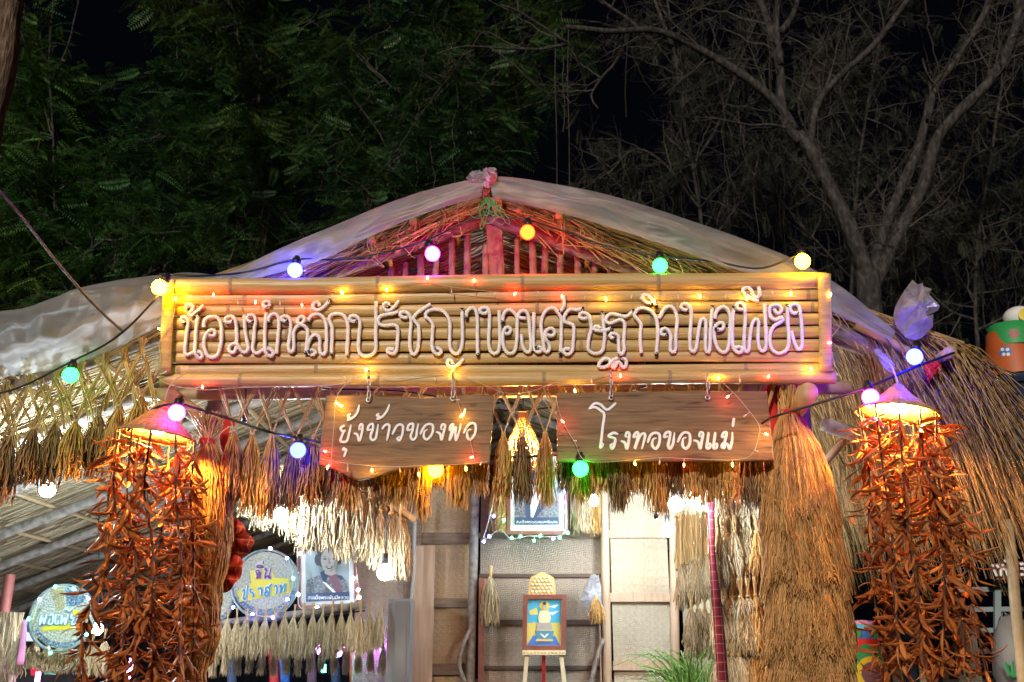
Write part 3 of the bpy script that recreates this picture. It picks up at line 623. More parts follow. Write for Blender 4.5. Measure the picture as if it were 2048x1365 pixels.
def board(pts, words, o, k, wpx, label, chains):
    q = pxs(pts, YBD); th = thing('hanging_board', label, 'sign board', tuple(q.mean(0)))
    ring = q; mb = MB().prism(ring, (0, .028, 0))
    c = q.mean(0); inner = c + (q - c) * np.array([.988, 1, .965]) - (0, .006, 0)
    n = len(q); i = np.arange(n); j = (i + 1) % n
    mb2 = MB(); mb2.add(np.vstack([q - (0, .0005, 0), inner]), np.stack([i, j, j + n, i + n], -1)); mb2.poly(inner)
    mb.build('plank', 'board', th, False); mb2.build('front_face', 'board', th, False)
    brush(words, o, k, wpx, YBD, .012).build('painted_words', 'paint', th)
    for x, y0, y1 in chains:
        chain(x, y0, y1, YBD - .04, th, None)
        u = np.linspace(0, 2 * np.pi, 17); cc = P(x, y1 + 4, YBD - .02)
        MB().tubes(np.stack([np.cos(u) * .012, u * 0, np.sin(u) * .012], -1) + cc, .0055, 7).build('eyelet', 'metal', th)
    return th
W1 = ["330,395 285,425 310,465 340,450", "330,440 295,520 285,570 350,570 380,480 400,385", "330,640 310,665 345,665 320,745",
      "395,265 365,290 380,310 365,335 420,310 470,250 490,165", "430,480 470,500 490,565 515,500 530,400 505,385 490,440 515,430",
      "625,440 585,445 600,395 640,380 640,440 615,520 640,560 675,530 690,450 700,380", "710,260 685,285 715,300 690,325 750,295 800,230 825,160",
      "740,440 780,390 820,390 820,450 795,565", "855,495 900,410 940,385 975,410 965,500 935,560 910,540 940,515",
      "1070,440 1025,445 1040,390 1085,380 1080,450 1060,520 1085,555 1120,520 1130,450 1145,375", "1165,495 1210,410 1260,380 1305,400 1295,490 1240,550 1205,520 1215,460 1245,440",
      "1340,465 1385,490 1400,555 1420,490 1440,400 1410,385 1395,430 1420,440", "1510,420 1490,450 1500,400 1530,385 1510,470 1490,560 1540,440 1560,420 1555,480 1560,560 1595,470 1615,375",
      "1665,205 1640,300", "1645,485 1690,400 1740,370 1780,395 1770,490 1720,550 1685,520 1695,450 1730,440"]
W2 = ["435,100 330,180 250,120 180,105 105,170", "105,170 180,150 250,190 292,240 275,380 255,560 245,640 280,600 260,575", "460,475 400,460 345,500 420,530 415,600 390,650 370,610 410,580",
      "490,555 540,580 565,650 585,560 595,470 565,455 550,500 585,510", "680,500 645,510 670,460 700,460 690,540 660,650 710,520 750,470 785,480 770,560 745,655",
      "815,580 850,490 900,460 955,480 955,580 915,650 870,610 880,540 920,520", "1060,500 1015,510 1035,460 1085,455 1075,540 1060,610 1085,650 1120,590 1130,520 1140,455",
      "1175,575 1215,490 1265,455 1320,480 1320,590 1275,650 1235,610 1245,530 1280,515", "1365,550 1420,570 1445,650 1465,560 1480,470 1450,455 1435,500 1470,500",
      "1550,450 1535,560 1525,640 1560,640 1570,590 1540,600", "1630,450 1615,560 1605,640 1640,640 1650,590 1620,600",
      "1760,500 1710,510 1730,460 1765,460 1745,560 1735,640 1705,625 1730,585 1775,600 1800,650 1830,560 1835,450", "1855,280 1840,390"]
board([(653, 791), (735, 790), (790, 794), (850, 798), (910, 792), (960, 789), (988, 792), (984, 860), (979, 928), (925, 929), (860, 931), (800, 937), (770, 948), (745, 956), (716, 961), (695, 952), (672, 940), (637, 930), (644, 860)],
      W1, (630, 780), 370 / 2048, 5.2, 'brown wooden board with a pointed lower edge and short white painted Thai words', [(737, 742, 796), (905, 742, 794)])
board([(1114, 786), (1250, 784), (1400, 782), (1534, 783), (1541, 850), (1548, 922), (1400, 923), (1250, 923), (1114, 924), (1114, 855)],
      W2, (1160, 790), 340 / 2048, 5.6, 'plain rectangular brown board with white painted Thai words, right of the pointed one', [(1222, 746, 792), (1415, 750, 792)])

# ------------------------------------------------------------------ coloured festoon bulbs on black cable
def festoon(cable, bulbs, label, name='festoon_lights', r=.047):
    q = pxs(cable, 5.75); th = thing(name, label, 'string lights', tuple(q[0]))
    MB().tubes(spline(q, step=.05), .0075, 6, cap=True).build('cable', 'cable', th)
    for px, py, Y, col, dx, dy in bulbs:
        c = P(px, py, Y); up = unit(np.array([dx, 0.12, dy]))
        s = MB().lathe([(0, .10), (.017, .10), (.019, .085), (.027, .08), (.029, .04), (.024, .038), (0, .038)], c + up * .0, 14, axis=up).build('socket', 'cable', th)
        b = MB().lathe([(0.001, .052), (.018, .05), (.026, .041), (.038, .028), (.0455, .012), (.047, 0), (.045, -.014), (.037, -.029), (.024, -.041), (.011, -.046), (0.001, -.047)], c, 18, axis=up).build('bulb', 'bulb_' + col, s)
        b['label'] = f'glowing round {col.split("_")[0]} bulb'
    return th
festoon([(318, 548, 5.8), (400, 552, 5.85), (490, 545, 5.95), (590, 520, 5.95), (680, 520, 6.0), (770, 505, 6.0), (852, 482, 5.95), (915, 452, 6.02), (972, 428, 6.0), (1020, 436, 6.0), (1056, 442, 5.98), (1130, 464, 6.02), (1220, 495, 6.02), (1318, 512, 5.95), (1430, 524, 5.95), (1520, 537, 5.88), (1603, 508, 5.8)],
        [(590, 541, 5.85, 'blue', .05, 1), (865, 508, 5.85, 'pink', -.35, 1), (1055, 465, 5.88, 'orange', .05, 1), (1320, 532, 5.84, 'green', .0, 1), (1605, 523, 5.72, 'yellow', 0, 1)],
        'string of blue, pink, orange, green and yellow bulbs along the gable over the sign')
festoon([(-60, 800, 5.9), (40, 775, 5.9), (138, 726, 5.85), (210, 690, 5.8), (262, 650, 5.75), (318, 590, 5.7)],
        [(141, 751, 5.8, 'green', 0, 1), (319, 575, 5.65, 'yellow', .5, 1)], 'short string with one green and one yellow bulb at the left roof edge')
festoon([(255, 862, 5.6), (300, 822, 5.55), (350, 808, 5.5), (400, 820, 5.55), (470, 842, 5.6), (545, 866, 5.62), (596, 876, 5.93), (645, 886, 5.95), (700, 900, 6.0), (985, 912, 6.05), (1050, 913, 6.05), (1115, 911, 6.05), (1165, 905, 6.05), (1300, 890, 6.05), (1480, 865, 6.0), (1548, 834, 5.75), (1620, 812, 5.7), (1735, 775, 5.6), (1830, 735, 5.7), (1908, 706, 5.8)],
        [(353, 826, 5.45, 'pink_dim', .1, 1), (596, 901, 5.9, 'blue_dim', .05, 1), (871, 940, 5.98, 'amber', 0, 1), (1161, 938, 5.80, 'green', .0, 1), (1741, 795, 5.5, 'pink', -.1, 1), (1829, 714, 5.62, 'blue', .3, 1)],
        'long drooping string of coloured bulbs behind the boards, between the two hat lanterns')
tag(MB().tubes(spline(pxs([(-40, 340, 3.6), (40, 430, 4.1), (110, 520, 4.7), (190, 612, 5.4), (250, 668, 6.0)], 5), step=.05), .0085, 6, cap=True).build('power_cable', 'batten', loc=P(250, 668, 6)), 'grey power cable coming down from upper left to the roof edge', 'cable')
tag(MB().tubes(spline(pxs([(640, 778, 6.3), (820, 785, 6.3), (1000, 820, 6.3), (1120, 812, 6.3), (1300, 772, 6.3)], 6.3), step=.05), .006, 6, cap=True).build('power_cable', 'cable', loc=P(640, 778, 6.3)), 'thin black cable passing behind the boards under the big sign', 'cable')

# fairy lights: clear wire with tiny lamps
def fairy(wire, leds, Y, label, off=0.0, on_sign=False, r=.0042, wr=.0018):
    pt = (lambda x, y: S(x, y, .075)) if on_sign else (lambda x, y: P(x, y, Y))
    q = np.array([pt(x, y) for x, y in wire]); th = thing('fairy_lights', label, 'fairy lights', tuple(q[0]))
    MB().tubes(spline(q, step=.03), wr, 5).build('wire', 'wire', th)
    w2 = np.array(spline(wire, step=4.0))
    for x, y, col in leds:
        c = pt(x, y); i = np.argmin(np.hypot(*(w2 - (x, y)).T)); c0 = pt(*w2[i])
        if np.linalg.norm(c - c0) > .05: c0 = c + unit(c0 - c) * .05
        d = unit(c - c0 + np.array([0, 0, -1e-4]))
        l = MB().tubes([c0, c], .0028, 5).build('stem', 'wire', th)
        if col == 'off': MB().tubes([c - d * .012, c + d * .012], .0045, 6, cap=True).build('lamp', 'led_off', l); continue
        MB().lathe([(.0005, -.011), (r, -.009), (r, .004), (.0005, .011)], c, 7, axis=d).build('lamp', 'led_' + col, l)['label'] = f'lit {col} fairy lamp'
    return th
Yl, Rd_, Of = 'yellow', 'red', 'off'
fairy([(352, 590), (365, 589), (430, 598), (500, 600), (600, 598), (640, 594), (684, 583), (730, 577), (775, 574), (850, 562), (900, 574), (1000, 585), (1060, 587), (1130, 588), (1210, 592), (1310, 592), (1400, 588), (1490, 584), (1582, 577), (1640, 577), (1662, 586)],
      [(352, 598, Yl), (427, 590, Rd_), (386, 597, Of), (476, 607, Of), (511, 605, Rd_), (560, 609, Of), (604, 611, Rd_), (684, 586, Yl), (773, 580, Yl), (855, 556, Rd_), (948, 561, Rd_), (903, 585, Of), (990, 590, Of), (1030, 588, Rd_), (1078, 586, Of), (1124, 594, Rd_),
       (1170, 596, Of), (1212, 599, Yl), (1263, 594, Of), (1308, 603, Yl), (1356, 594, Of), (1400, 594, Yl), (1451, 595, Of), (1493, 598, Yl), (1545, 586, Of), (1582, 588, Yl), (1661, 590, Yl)], 0, 'fairy lights strung along the top of the big bamboo sign', on_sign=True)
fairy([(352, 598), (345, 640), (330, 668), (318, 690), (322, 720), (312, 745), (330, 766), (400, 780), (480, 776), (600, 772), (680, 768), (733, 742), (780, 758), (860, 748), (905, 744), (950, 762), (1010, 786), (1060, 784), (1110, 766), (1150, 768), (1228, 745), (1300, 760), (1380, 756), (1437, 752), (1540, 748), (1622, 742), (1668, 738), (1660, 690), (1662, 640), (1661, 590)],
      [(318, 658, Yl), (330, 745, Of), (345, 771, Of), (405, 774, Rd_), (733, 740, Yl), (690, 757, Of), (905, 742, Yl), (870, 760, Of), (1150, 783, Yl), (1184, 765, Of), (1241, 752, Rd_), (1437, 757, Yl), (1480, 762, Of), (1537, 754, Rd_), (1622, 738, Yl), (1659, 686, Rd_)], 0, 'fairy lights looping along the bottom rail of the big bamboo sign', on_sign=True)
fairy([(733, 742), (690, 770), (672, 800), (668, 850), (664, 900), (662, 930)], [(674, 807, Yl), (682, 812, Yl), (650, 903, Rd_), (656, 933, Rd_)], 5.80, 'fairy light strand down the left edge of the pointed board')
fairy([(640, 918), (700, 928), (780, 934), (850, 931), (920, 929), (975, 924)], [(655, 936, Rd_), (695, 940, Of), (744, 942, Yl), (800, 942, Of), (838, 950, Yl), (932, 938, Yl), (962, 928, Of)], 5.79, 'fairy light strand along the lower edge of the pointed board')
fairy([(905, 744), (912, 790), (924, 830), (940, 880), (950, 925)], [(923, 832, Yl), (943, 915, Rd_), (915, 800, Of)], 5.80, 'fairy light strand crossing the right end of the pointed board')
fairy([(1110, 790), (1125, 842), (1150, 885), (1172, 922), (1250, 922), (1320, 916), (1400, 919), (1470, 920), (1505, 908), (1519, 865), (1515, 845), (1478, 798), (1437, 757)],
      [(1125, 843, Rd_), (1150, 882, Of), (1270, 928, Yl), (1319, 926, Of), (1368, 931, Rd_), (1465, 930, Yl), (1512, 902, Of), (1533, 869, Yl), (1490, 832, Of), (1455, 794, Rd_)], 5.78, 'fairy light strand looping around the rectangular board')
for pts, Y, lab, leds in (
    ([(985, 1010), (975, 1050), (968, 1080), (1000, 1060), (1022, 1078), (1060, 1072), (1100, 1074), (1128, 1066), (1132, 1010), (1125, 940)], 10.0, 'blue and green fairy lights around the frame of the man\'s portrait',
     [(988, 1033, 'blue'), (979, 1073, 'blue'), (968, 1084, 'blue'), (1008, 1040, 'green'), (1024, 1076, 'green'), (1041, 1073, 'green'), (1068, 1082, 'green'), (1080, 1072, 'green'), (1107, 1078, 'blue'), (1120, 1076, 'green'), (1136, 1066, 'green'), (1126, 1024, 'green'), (1127, 1005, 'violet'), (1128, 985, 'blue'), (1134, 935, 'green')]),
    ([(596, 1080), (594, 1120), (596, 1170), (600, 1215), (640, 1218), (690, 1214), (716, 1190), (712, 1130)], 9.9, 'white fairy lights around the frame of the woman\'s portrait',
     [(590, 1076, 'white'), (600, 1108, 'white'), (594, 1148, 'white'), (597, 1190, 'white'), (634, 1215, 'white'), (677, 1221, 'white'), (706, 1157, 'white'), (716, 1180, 'white'), (719, 1195, 'white')]),
    ([(540, 1100), (575, 1118), (585, 1160), (575, 1200), (545, 1232), (505, 1230)], 9.6, 'blue fairy lights on the rim of the round sign by the woman\'s portrait',
     [(541, 1097, 'white'), (574, 1117, 'blue'), (587, 1157, 'green'), (575, 1199, 'blue'), (546, 1236, 'blue'), (505, 1228, 'blue'), (466, 1215, 'blue')]),
    ([(65, 1240), (80, 1200), (110, 1175), (148, 1178), (185, 1200)], 8.9, 'green and blue fairy lights on the rim of the far left round sign',
     [(57, 1238, 'green'), (79, 1200, 'blue'), (110, 1174, 'green'), (148, 1178, 'green'), (176, 1197, 'blue'), (173, 1270, 'green'), (101, 1307, 'green')])):
    fairy(pts, leds, Y, lab, r=.014, wr=.004)

# ------------------------------------------------------------------ white bulbs inside
def white_bulb(px, py, Y, label, r=.06, cord=140):
    kind_ = {95: 'white', 194: 'mid', 1352: 'mid', 770: 'dim', 1388: 'mid', 561: 'mid'}.get(px, 'soft')
    c = P(px, py, Y); th = thing('white_bulb', label, 'light bulb', tuple(c + (0, 0, .15)), 'white bulbs inside the pavilion')
    MB().tubes([c + (0, 0, .1), P(px + 4, py - cord, Y)], .006, 5).build('cord', 'cable', th)
    s = MB().lathe([(0, .14), (.02, .14), (.024, .07), (.02, .055), (0, .055)], c, 12).build('socket', 'cable', th)
    MB().lathe([(.001, .06), (.022, .055), (r * .8, .03), (r, 0), (r * .9, -r * .5), (r * .55, -r * .88), (.001, -r)], c, 16).build('bulb', 'bulb_' + kind_, s)
for a in ((95, 980, 7.25, 'white bulb hanging under the thatch at the far left', .055, 60), (194, 1258, 9.6, 'white bulb glimpsed through the left pod strings beside the round sign', .055, 330), (770, 1145, 7.65, 'white bulb beside the woman\'s portrait', .06, 120), (561, 1032, 7.6, 'white bulb behind the rice fringe left of the pointed board', .05, 90),
          (1187, 1003, 9.3, 'small white bulb right of the man\'s portrait', .045, 70), (1352, 1008, 9.0, 'large white bulb left of the maroon plaid post', .07, 90), (1388, 1000, 7.5, 'white bulb touching the maroon plaid post', .055, 90),
          (1335, 1060, 9.4, 'white bulb lowest of the three by the plaid post', .06, 110)): white_bulb(*a)
for px, py, Y, lab in ((491, 828, 6.2, 'empty black lamp socket dangling in the left rice fringe'), (1312, 1026, 8.9, 'empty dark lamp socket hanging before the bulb-lit woven panel')):
    c = P(px, py, Y); th = thing('lamp_socket', lab, 'lamp socket', tuple(c))
    MB().tubes([c, P(px + 1, py - 50, Y)], .005, 5).build('cord', 'cable', th)
    MB().lathe([(0, .03), (.012, .03), (.022, .0), (.022, -.05), (.012, -.055), (0, -.055)], c, 12).build('shell', 'cable', th)

# ------------------------------------------------------------------ rice: hanging bundles, fringes
def strands(N, L, r0, rmax, r1, S=11, wig=.006, th=.0032, seed=0, neck=.0):
    r = np.random.default_rng(seed); t = np.linspace(0, 1, S)[None]
    a = r.uniform(0, 2 * np.pi, N)[:, None]; rad = np.sqrt(r.uniform(.08, 1, N))[:, None]
    prof = np.where(t < .45, r0 + (rmax - r0) * np.sin(np.clip(t / .45, 0, 1) * np.pi / 2), rmax + (r1 - rmax) * ((t - .45) / .55) ** 1.5)
    ln = L * r.uniform(.62, 1.05, N)[:, None]; st = r.uniform(0, .30, N)[:, None] * L * (1 - neck)
    x = np.cos(a) * rad * prof + np.cumsum(r.normal(0, wig, (N, S)), 1) * t
    y = np.sin(a) * rad * prof * .8 + np.cumsum(r.normal(0, wig, (N, S)), 1) * t
    z = -(st * (1 - t) * 1.0 + ln * t)
    Pt = np.stack([x, y, z], -1)
    k = th * (1 + .45 * (np.arange(S) % 2))[None] * np.linspace(.8, 1.0, S)[None] * r.uniform(.7, 1.3, N)[:, None]; k[:, -1] *= .4
    return Pt, k
PROTO = []
def bundle_proto(seed, m, L=.40, N=150, legs=True):
    th = thing('rice_bundle', None, 'rice bundle', (0, 0, 0))
    r = np.random.default_rng(seed)
    b = MB().tubes(*strands(N, L, .010, .058 * r.uniform(.85, 1.15), .05, seed=seed), 3); b.build('panicles', m, th)
    b = MB()
    if legs:
        for sx in (-1, 1):
            for i in range(7):
                e = np.array([sx * .135 + r.normal(0, .012), r.normal(0, .012), .30 + r.normal(0, .008)])
                b.tubes(spline([(r.normal(0, .006), r.normal(0, .006), -.02), (sx * .012, r.normal(0, .004), .03), e * (.5, 1, .52) + r.normal(0, .003, 3), e], n=8), .0032, 4)
    else:
        for i in range(8): b.tubes([(r.normal(0, .005), r.normal(0, .005), -.02), (r.normal(0, .008), r.normal(0, .006), .12)], .003, 4)
    b.build('stems', 'stem', th)
    b = MB(); u = np.linspace(0, 2 * np.pi, 13)
    for k in range(3): b.tubes(np.stack([np.cos(u) * .013, np.sin(u) * .013, u * 0 + .004 * k - .006], -1), .0028, 5)
    b.build('tie', 'stem', th); return th
protos = [bundle_proto(21 + i, m) for i, m in enumerate(['rice', 'rice', 'rice', 'rice_dark', 'rice', 'rice_dark'])]
used = set()
def place_bundle(pr, px, py, Y, L, rz, label, group, wide=1.0, legs=1.0):
    # py is the neck, L the pixel length of the head
    s = L * mpp(py, Y) / .40; c = P(px, py, Y)
    sc = (wide * min(1.15, .75 + .3 * s), wide, s)
    if pr in used: return dup(pr, tuple(c), rz, sc, label, group)
    used.add(pr); pr.location = c; pr.rotation_euler = (0, 0, rz); pr.scale = sc; pr['label'] = label; pr['group'] = group; return pr
front = [(468, 862, 985), (505, 868, 1015), (545, 868, 1030), (590, 880, 1018), (628, 872, 1000), (662, 878, 1000), (705, 882, 1012), (738, 872, 972), (768, 880, 1002), (805, 878, 1004), (846, 880, 1030), (880, 872, 975),
         (918, 874, 1010), (962, 868, 985), (1007, 868, 990), (1045, 872, 1002), (1090, 866, 1004), (1132, 868, 975), (1163, 862, 1000), (1198, 860, 978), (1235, 858, 1012), (1272, 862, 982), (1308, 858, 1018), (1345, 866, 985),
         (1380, 860, 1000), (1416, 862, 1000), (1452, 858, 1004), (1488, 862, 1010), (1522, 860, 995)]
for i, (x, y, yb) in enumerate(front):
    pr = protos[[0, 1, 2, 3, 4, 5, 1, 0, 5, 2, 4, 3][i % 12] if not (x in (1045, 768)) else 3]
    place_bundle(pr, x, y, 6.03 + (.05 if i % 2 else 0), yb - y + 8, rng.uniform(-.25, .25), f'hanging rice bundle, {nth(i, len(front))} in the fringe under the big sign', 'rice bundles in the fringe under the big sign', rng.uniform(.82, 1.05))
left = [(-14, 875, 1015), (22, 868, 1000), (68, 858, 965), (112, 848, 968), (152, 842, 955), (198, 830, 950), (238, 812, 932), (284, 792, 912)]
for i, (x, y, yb) in enumerate(left):
    place_bundle(protos[[3, 5, 3, 5, 0, 5, 1, 0][i]], x, y, 6.12 + (.04 if i % 2 else 0), yb - y + 6, rng.uniform(-.25, .25), f'hanging rice bundle, {nth(i, len(left))} under the left eave', 'rice bundles under the left eave', 1.15)
# cross-laced straw lattice above the left bundles, and the golden knots of straw at the eave
for i, (x, y) in enumerate(((285, 690), (250, 710), (212, 716), (160, 738), (112, 752), (60, 764), (12, 778))):
    b = MB(); c = P(x, y, 6.1)
    for sx in (-1, 1):
        for k in range(9):
            e = c + np.array([sx * rng.uniform(.09, .15), rng.normal(.03, .01), -.36 + rng.normal(0, .02)])
            b.tubes(spline([c + (rng.normal(0, .015), rng.normal(0, .012), .05), c + (sx * .012 + rng.normal(0, .006), 0, -.06), (c + e) / 2 + rng.normal(0, .004, 3), e], n=8), .0034, 4)
    tag(b.build('straw_knot', 'stem', loc=c), f'splayed straw knot tied on the left eave, {nth(6 - i, 7)}', 'straw knot', 'straw knots on the left eave')

pale = [bundle_proto(61 + i, 'rice_pale', .40, 130, False) for i in range(3)]
golden = [bundle_proto(81 + i, 'rice', .40, 130, False) for i in range(2)]
row = [(600, 948, 1075), (622, 955, 1098), (645, 958, 1088), (668, 965, 1100), (692, 975, 1118), (716, 990, 1112), (738, 1000, 1128), (760, 1015, 1130), (782, 1030, 1140), (800, 1042, 1160), (500, 960, 1040), (530, 965, 1060), (560, 970, 1052), (580, 955, 1065)]
row.sort()
for i, (x, y, yb) in enumerate(row):
    for k in range(2):
        place_bundle((golden if x < 650 and k else pale)[(i + k) % 2], x + 9 * k, y + rng.uniform(-6, 6), 7.9 + .25 * k, yb - y, rng.uniform(0, 6), f'{"rear" if k else "front"} bundle, {nth(i, len(row))} in the row above the woman\'s portrait', 'rice bundles in the row above the woman\'s portrait', 1.25)
tag(MB().tubes(spline(pxs([(455, 930), (600, 938), (700, 965), (830, 1040)], 7.95), n=12), .03, 8, cap=True).build('hanging_pole', 'bamboo_pole', loc=P(600, 938, 7.95)), 'bent bamboo pole carrying the row of rice above the woman\'s portrait', 'pole')
# low rows behind: one row on the shelf pole, one under it
sh = thing('shelf_pole', 'brown pole with fringe strings under the round signs at the back', 'pole', tuple(P(580, 1232, 9.7)))
MB().tubes(spline(pxs([(425, 1250), (500, 1240), (600, 1228), (730, 1210)], 9.7), n=9), .035, 9, cap=True).build('pole', 'pole', sh)
for y in (1236, ):
    MB().tubes(spline(pxs([(425, y + 22), (730, y - 14)], 9.68), n=6), .008, 5).build('string', 'cable', sh)
lowA = [(436 + 19 * i, 1242 - i * 1.1, 1322 - i * 1.2) for i in range(18)]; lowB = [(430 + 24 * i, 1288, 1352) for i in range(15)]
for nm, rw, Y in (('upper', lowA, 9.6), ('lower', lowB, 10.0)):
    for i, (x, y, yb) in enumerate(rw):
        place_bundle(pale[i % 3], x, y, Y, (yb - y) * rng.uniform(.85, 1.1), rng.uniform(0, 6), f'pale rice bundle, {nth(i, len(rw))} in the {nm} row below the shelf pole', f'pale rice bundles in the {nm} row below the shelf pole', .95 if nm == 'upper' else .62)
lowC = [(-5, 1262, 1345), (40, 1270, 1350), (70, 1285, 1335), (95, 1290, 1342), (118, 1292, 1345), (140, 1294, 1345), (162, 1290, 1345), (185, 1286, 1350), (210, 1280, 1350)]
for i, (x, y, yb) in enumerate(lowC):
    place_bundle(pale[i % 3], x, y, 9.3, yb - y, rng.uniform(0, 6), f'pale rice bundle, {nth(i, len(lowC))} in the row below the far left round sign', 'pale rice bundles below the far left round sign', 1.2)
# bright rice wall on the right
rw1 = [(1438 + 15 * i, 1068 - i * 2 + 6 * (i % 2), 1178 - 3 * i) for i in range(8)]; rw2 = [(1362 + 13 * i, 1128 - 5 * i, 1218 - 6 * i) for i in range(5)]
rw3 = [(1436 + 15 * i, 1196 - i, 1306) for i in range(8)]; rw4 = [(1382 + 14 * i, 1218, 1312) for i in range(4)]
rw5 = [(1436 + 14 * i, 1310, 1420) for i in range(8)]; rw0 = [(1446 + 14 * i, 990 + 2 * i, 1072) for i in range(7)]
for nm, rw, Y in (('top', rw0, 8.0), ('second', rw1, 7.9), ('short left', rw2, 8.6), ('third', rw3, 7.85), ('lower left', rw4, 8.55), ('bottom', rw5, 7.8)):
    for i, (x, y, yb) in enumerate(rw):
        o = place_bundle((pale if (x < 1500 or nm == 'top') else golden)[i % 2], x, y, Y + rng.uniform(-.08, .08), yb - y, rng.uniform(0, 6), f'bundle, {nth(i, len(rw))} in the {nm} row of the rice screen', 'rice bundles of the screen behind the plaid post', 1.2)
for nm, x0, x1, y0, y1, Y in (('upper right', 1432, 1550, 945, 1085, 8.1), ('upper left', 1352, 1424, 1030, 1135, 8.7), ('lower right', 1440, 1545, 1150, 1215, 8.0), ('bottom', 1440, 1550, 1290, 1400, 7.95)):
    N = 120; xs_ = rng.uniform(x0, x1, N); b = MB()
    A = np.array([P(x, y0 + rng.uniform(-8, 8), Y) for x in xs_]); B = np.array([P(x + rng.normal(0, 3), y1 + rng.uniform(-10, 8), Y) for x in xs_])
    A[:, 1] += rng.normal(0, .05, N); B[:, 1] += rng.normal(0, .05, N)
    b.tubes(np.stack([A, (A + B) / 2 + rng.normal(0, .008, (N, 3)), B], 1), rng.uniform(.004, .009, N), 5); b.tubes(spline([P(x0 - 4, y0 + 4, Y), P(x1 + 4, y0 - 4, Y)], n=3), .012, 6)
    tag(b.build('straw_curtain', 'stem', loc=P((x0 + x1) / 2, y0, Y)), f'curtain of straight straw stems, {nm} part of the rice screen', 'straw curtain')

# ------------------------------------------------------------------ sheaf columns on the front posts
def column(prof, tiers, Y, label, N, seed, top):
    r = np.random.default_rng(seed)
    ys = np.array([p[0] for p in prof]); cx = np.array([(p[1] + p[2]) / 2 for p in prof]); hw = np.array([(p[2] - p[1]) / 2 for p in prof])
    th = thing('rice_sheaf_column', label, 'rice sheaves', tuple(P(cx[-1], ys[-1], Y)))
    cc = pxs(list(zip(cx, ys)), Y); core = spline(cc, n=30); hwr = np.interp(np.linspace(0, 1, 30), np.linspace(0, 1, len(hw)), hw) * mpp(1000, Y) * .72
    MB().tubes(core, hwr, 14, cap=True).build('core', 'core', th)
    zc = lambda y: np.stack([np.interp(y, ys, cc[:, i]) for i in range(3)], -1); wr = lambda y: np.interp(y, ys, hw) * mpp(1000, Y)
    for (y0, y1, k0, k1) in tiers:
        n = N; S_ = 12; t = np.linspace(0, 1, S_)[None]
        a = r.uniform(-.25 * np.pi, 1.25 * np.pi, n)[:, None] + np.pi  # mostly the viewer's side
        a = a + .10 * np.sin(a * 11 + y0) + .05 * np.sin(a * 23 + y1)
        st = y0 + (y1 - y0) * .80 * r.random(n)[:, None] ** 1.1; ln = (y1 - y0) * r.uniform(.34, .62, n)[:, None]; hem = 22 * np.sin(a * 5 + y0) + 12 * np.sin(a * 13 + y1) + r.normal(0, 12, (n, 1)) - 8
        en = np.minimum(st + ln, y1 + hem); yy = st + np.maximum(en - st, 12) * t
        u = (yy - y0) / (y1 - y0)
        fl = k0 + (k1 - k0) * np.clip(u, 0, 1.1) ** .8
        rad = wr(yy) * fl * (r.uniform(.84, 1.05, n)[:, None] + .035 * np.sin(a * 17 + y0)) + .014 * t
        c = zc(yy.ravel()).reshape(n, S_, 3)
        aa = a + r.normal(0, .08, n)[:, None] * t + np.cumsum(r.normal(0, .022, (n, S_)), 1)
        Pt = c + np.stack([np.cos(aa) * rad, np.sin(aa) * rad * .8, np.cumsum(r.normal(0, .0012, (n, S_)), 1)], -1)
        kk = .0033 * (1 + .55 * (np.arange(S_) % 2))[None] * r.uniform(.7, 1.35, n)[:, None]; kk = kk * np.where(t > .92, .4, 1)
        MB().tubes(Pt, kk, 3).build('sheaf', 'sheaf', th)
    if top:
        x, y0, y1, ws, wt = top; b = MB(); A = P(x, y1, Y)
        for i in range(110):
            e = P(x + rng.uniform(-wt, wt), y0 + rng.uniform(-6, 10), Y) + (0, rng.normal(0, .05), 0)
            b.tubes([A + (rng.normal(0, ws), rng.normal(0, ws), -.05), A + (rng.normal(0, ws), rng.normal(0, ws), .0), e], .0042, 5, cap=False)
        b.build('stalks', 'stem', th)
        u = np.linspace(0, 2 * np.pi, 17); b = MB()
        for k in range(4): b.tubes(np.stack([np.cos(u) * ws * 2.1, np.sin(u) * ws * 2.1, u * 0 + .008 * k], -1) + A, .005, 5)
        b.build('tie', 'red_cloth', th)
    return th
column([(880, 403, 427), (905, 396, 440), (960, 388, 456), (1020, 384, 458), (1080, 384, 456), (1140, 374, 446), (1170, 376, 436), (1215, 364, 434), (1270, 362, 432), (1310, 362, 418), (1345, 358, 406), (1420, 350, 404)],
       [(1280, 1430, .9, 1.06), (1150, 1305, .82, 1.08), (985, 1190, .9, 1.06), (886, 1075, .85, 1.05)], 6.05, 'slim column of rice sheaves, bundled with a red tie, on the left post', 2200, 5, (414, 832, 888, .022, 30))
column([(790, 1566, 1588), (815, 1562, 1592), (850, 1548, 1614), (900, 1540, 1640), (950, 1530, 1655), (1010, 1528, 1664), (1080, 1532, 1674), (1140, 1540, 1684), (1200, 1540, 1690), (1260, 1542, 1694), (1300, 1546, 1692), (1340, 1548, 1696), (1430, 1548, 1704)],
       [(1275, 1440, .86, 1.06), (1130, 1320, .82, 1.10), (985, 1180, .82, 1.09), (830, 1060, .82, 1.05)], 6.05, 'thick shaggy column of brown rice sheaves on the right post', 3400, 9, (1577, 776, 830, .022, 16))
b = MB()
for k, (pts, w) in enumerate((([(1548, 770), (1536, 800), (1545, 840), (1552, 870), (1544, 900)], .05), ([(1560, 772), (1560, 800), (1552, 835), (1556, 860)], .045), ([(1592, 775), (1600, 800), (1612, 822)], .03))):
    b.tubes(spline(pxs(pts, 6.15 + .03 * k), n=14), w * np.abs(np.sin(np.linspace(.7, 2.8, 14))), 12, flat=.35)
tag(b.build('red_cloth', 'red_cloth', loc=P(1550, 800, 6.15)), 'red cloth sash tied round the top of the right post', 'cloth')
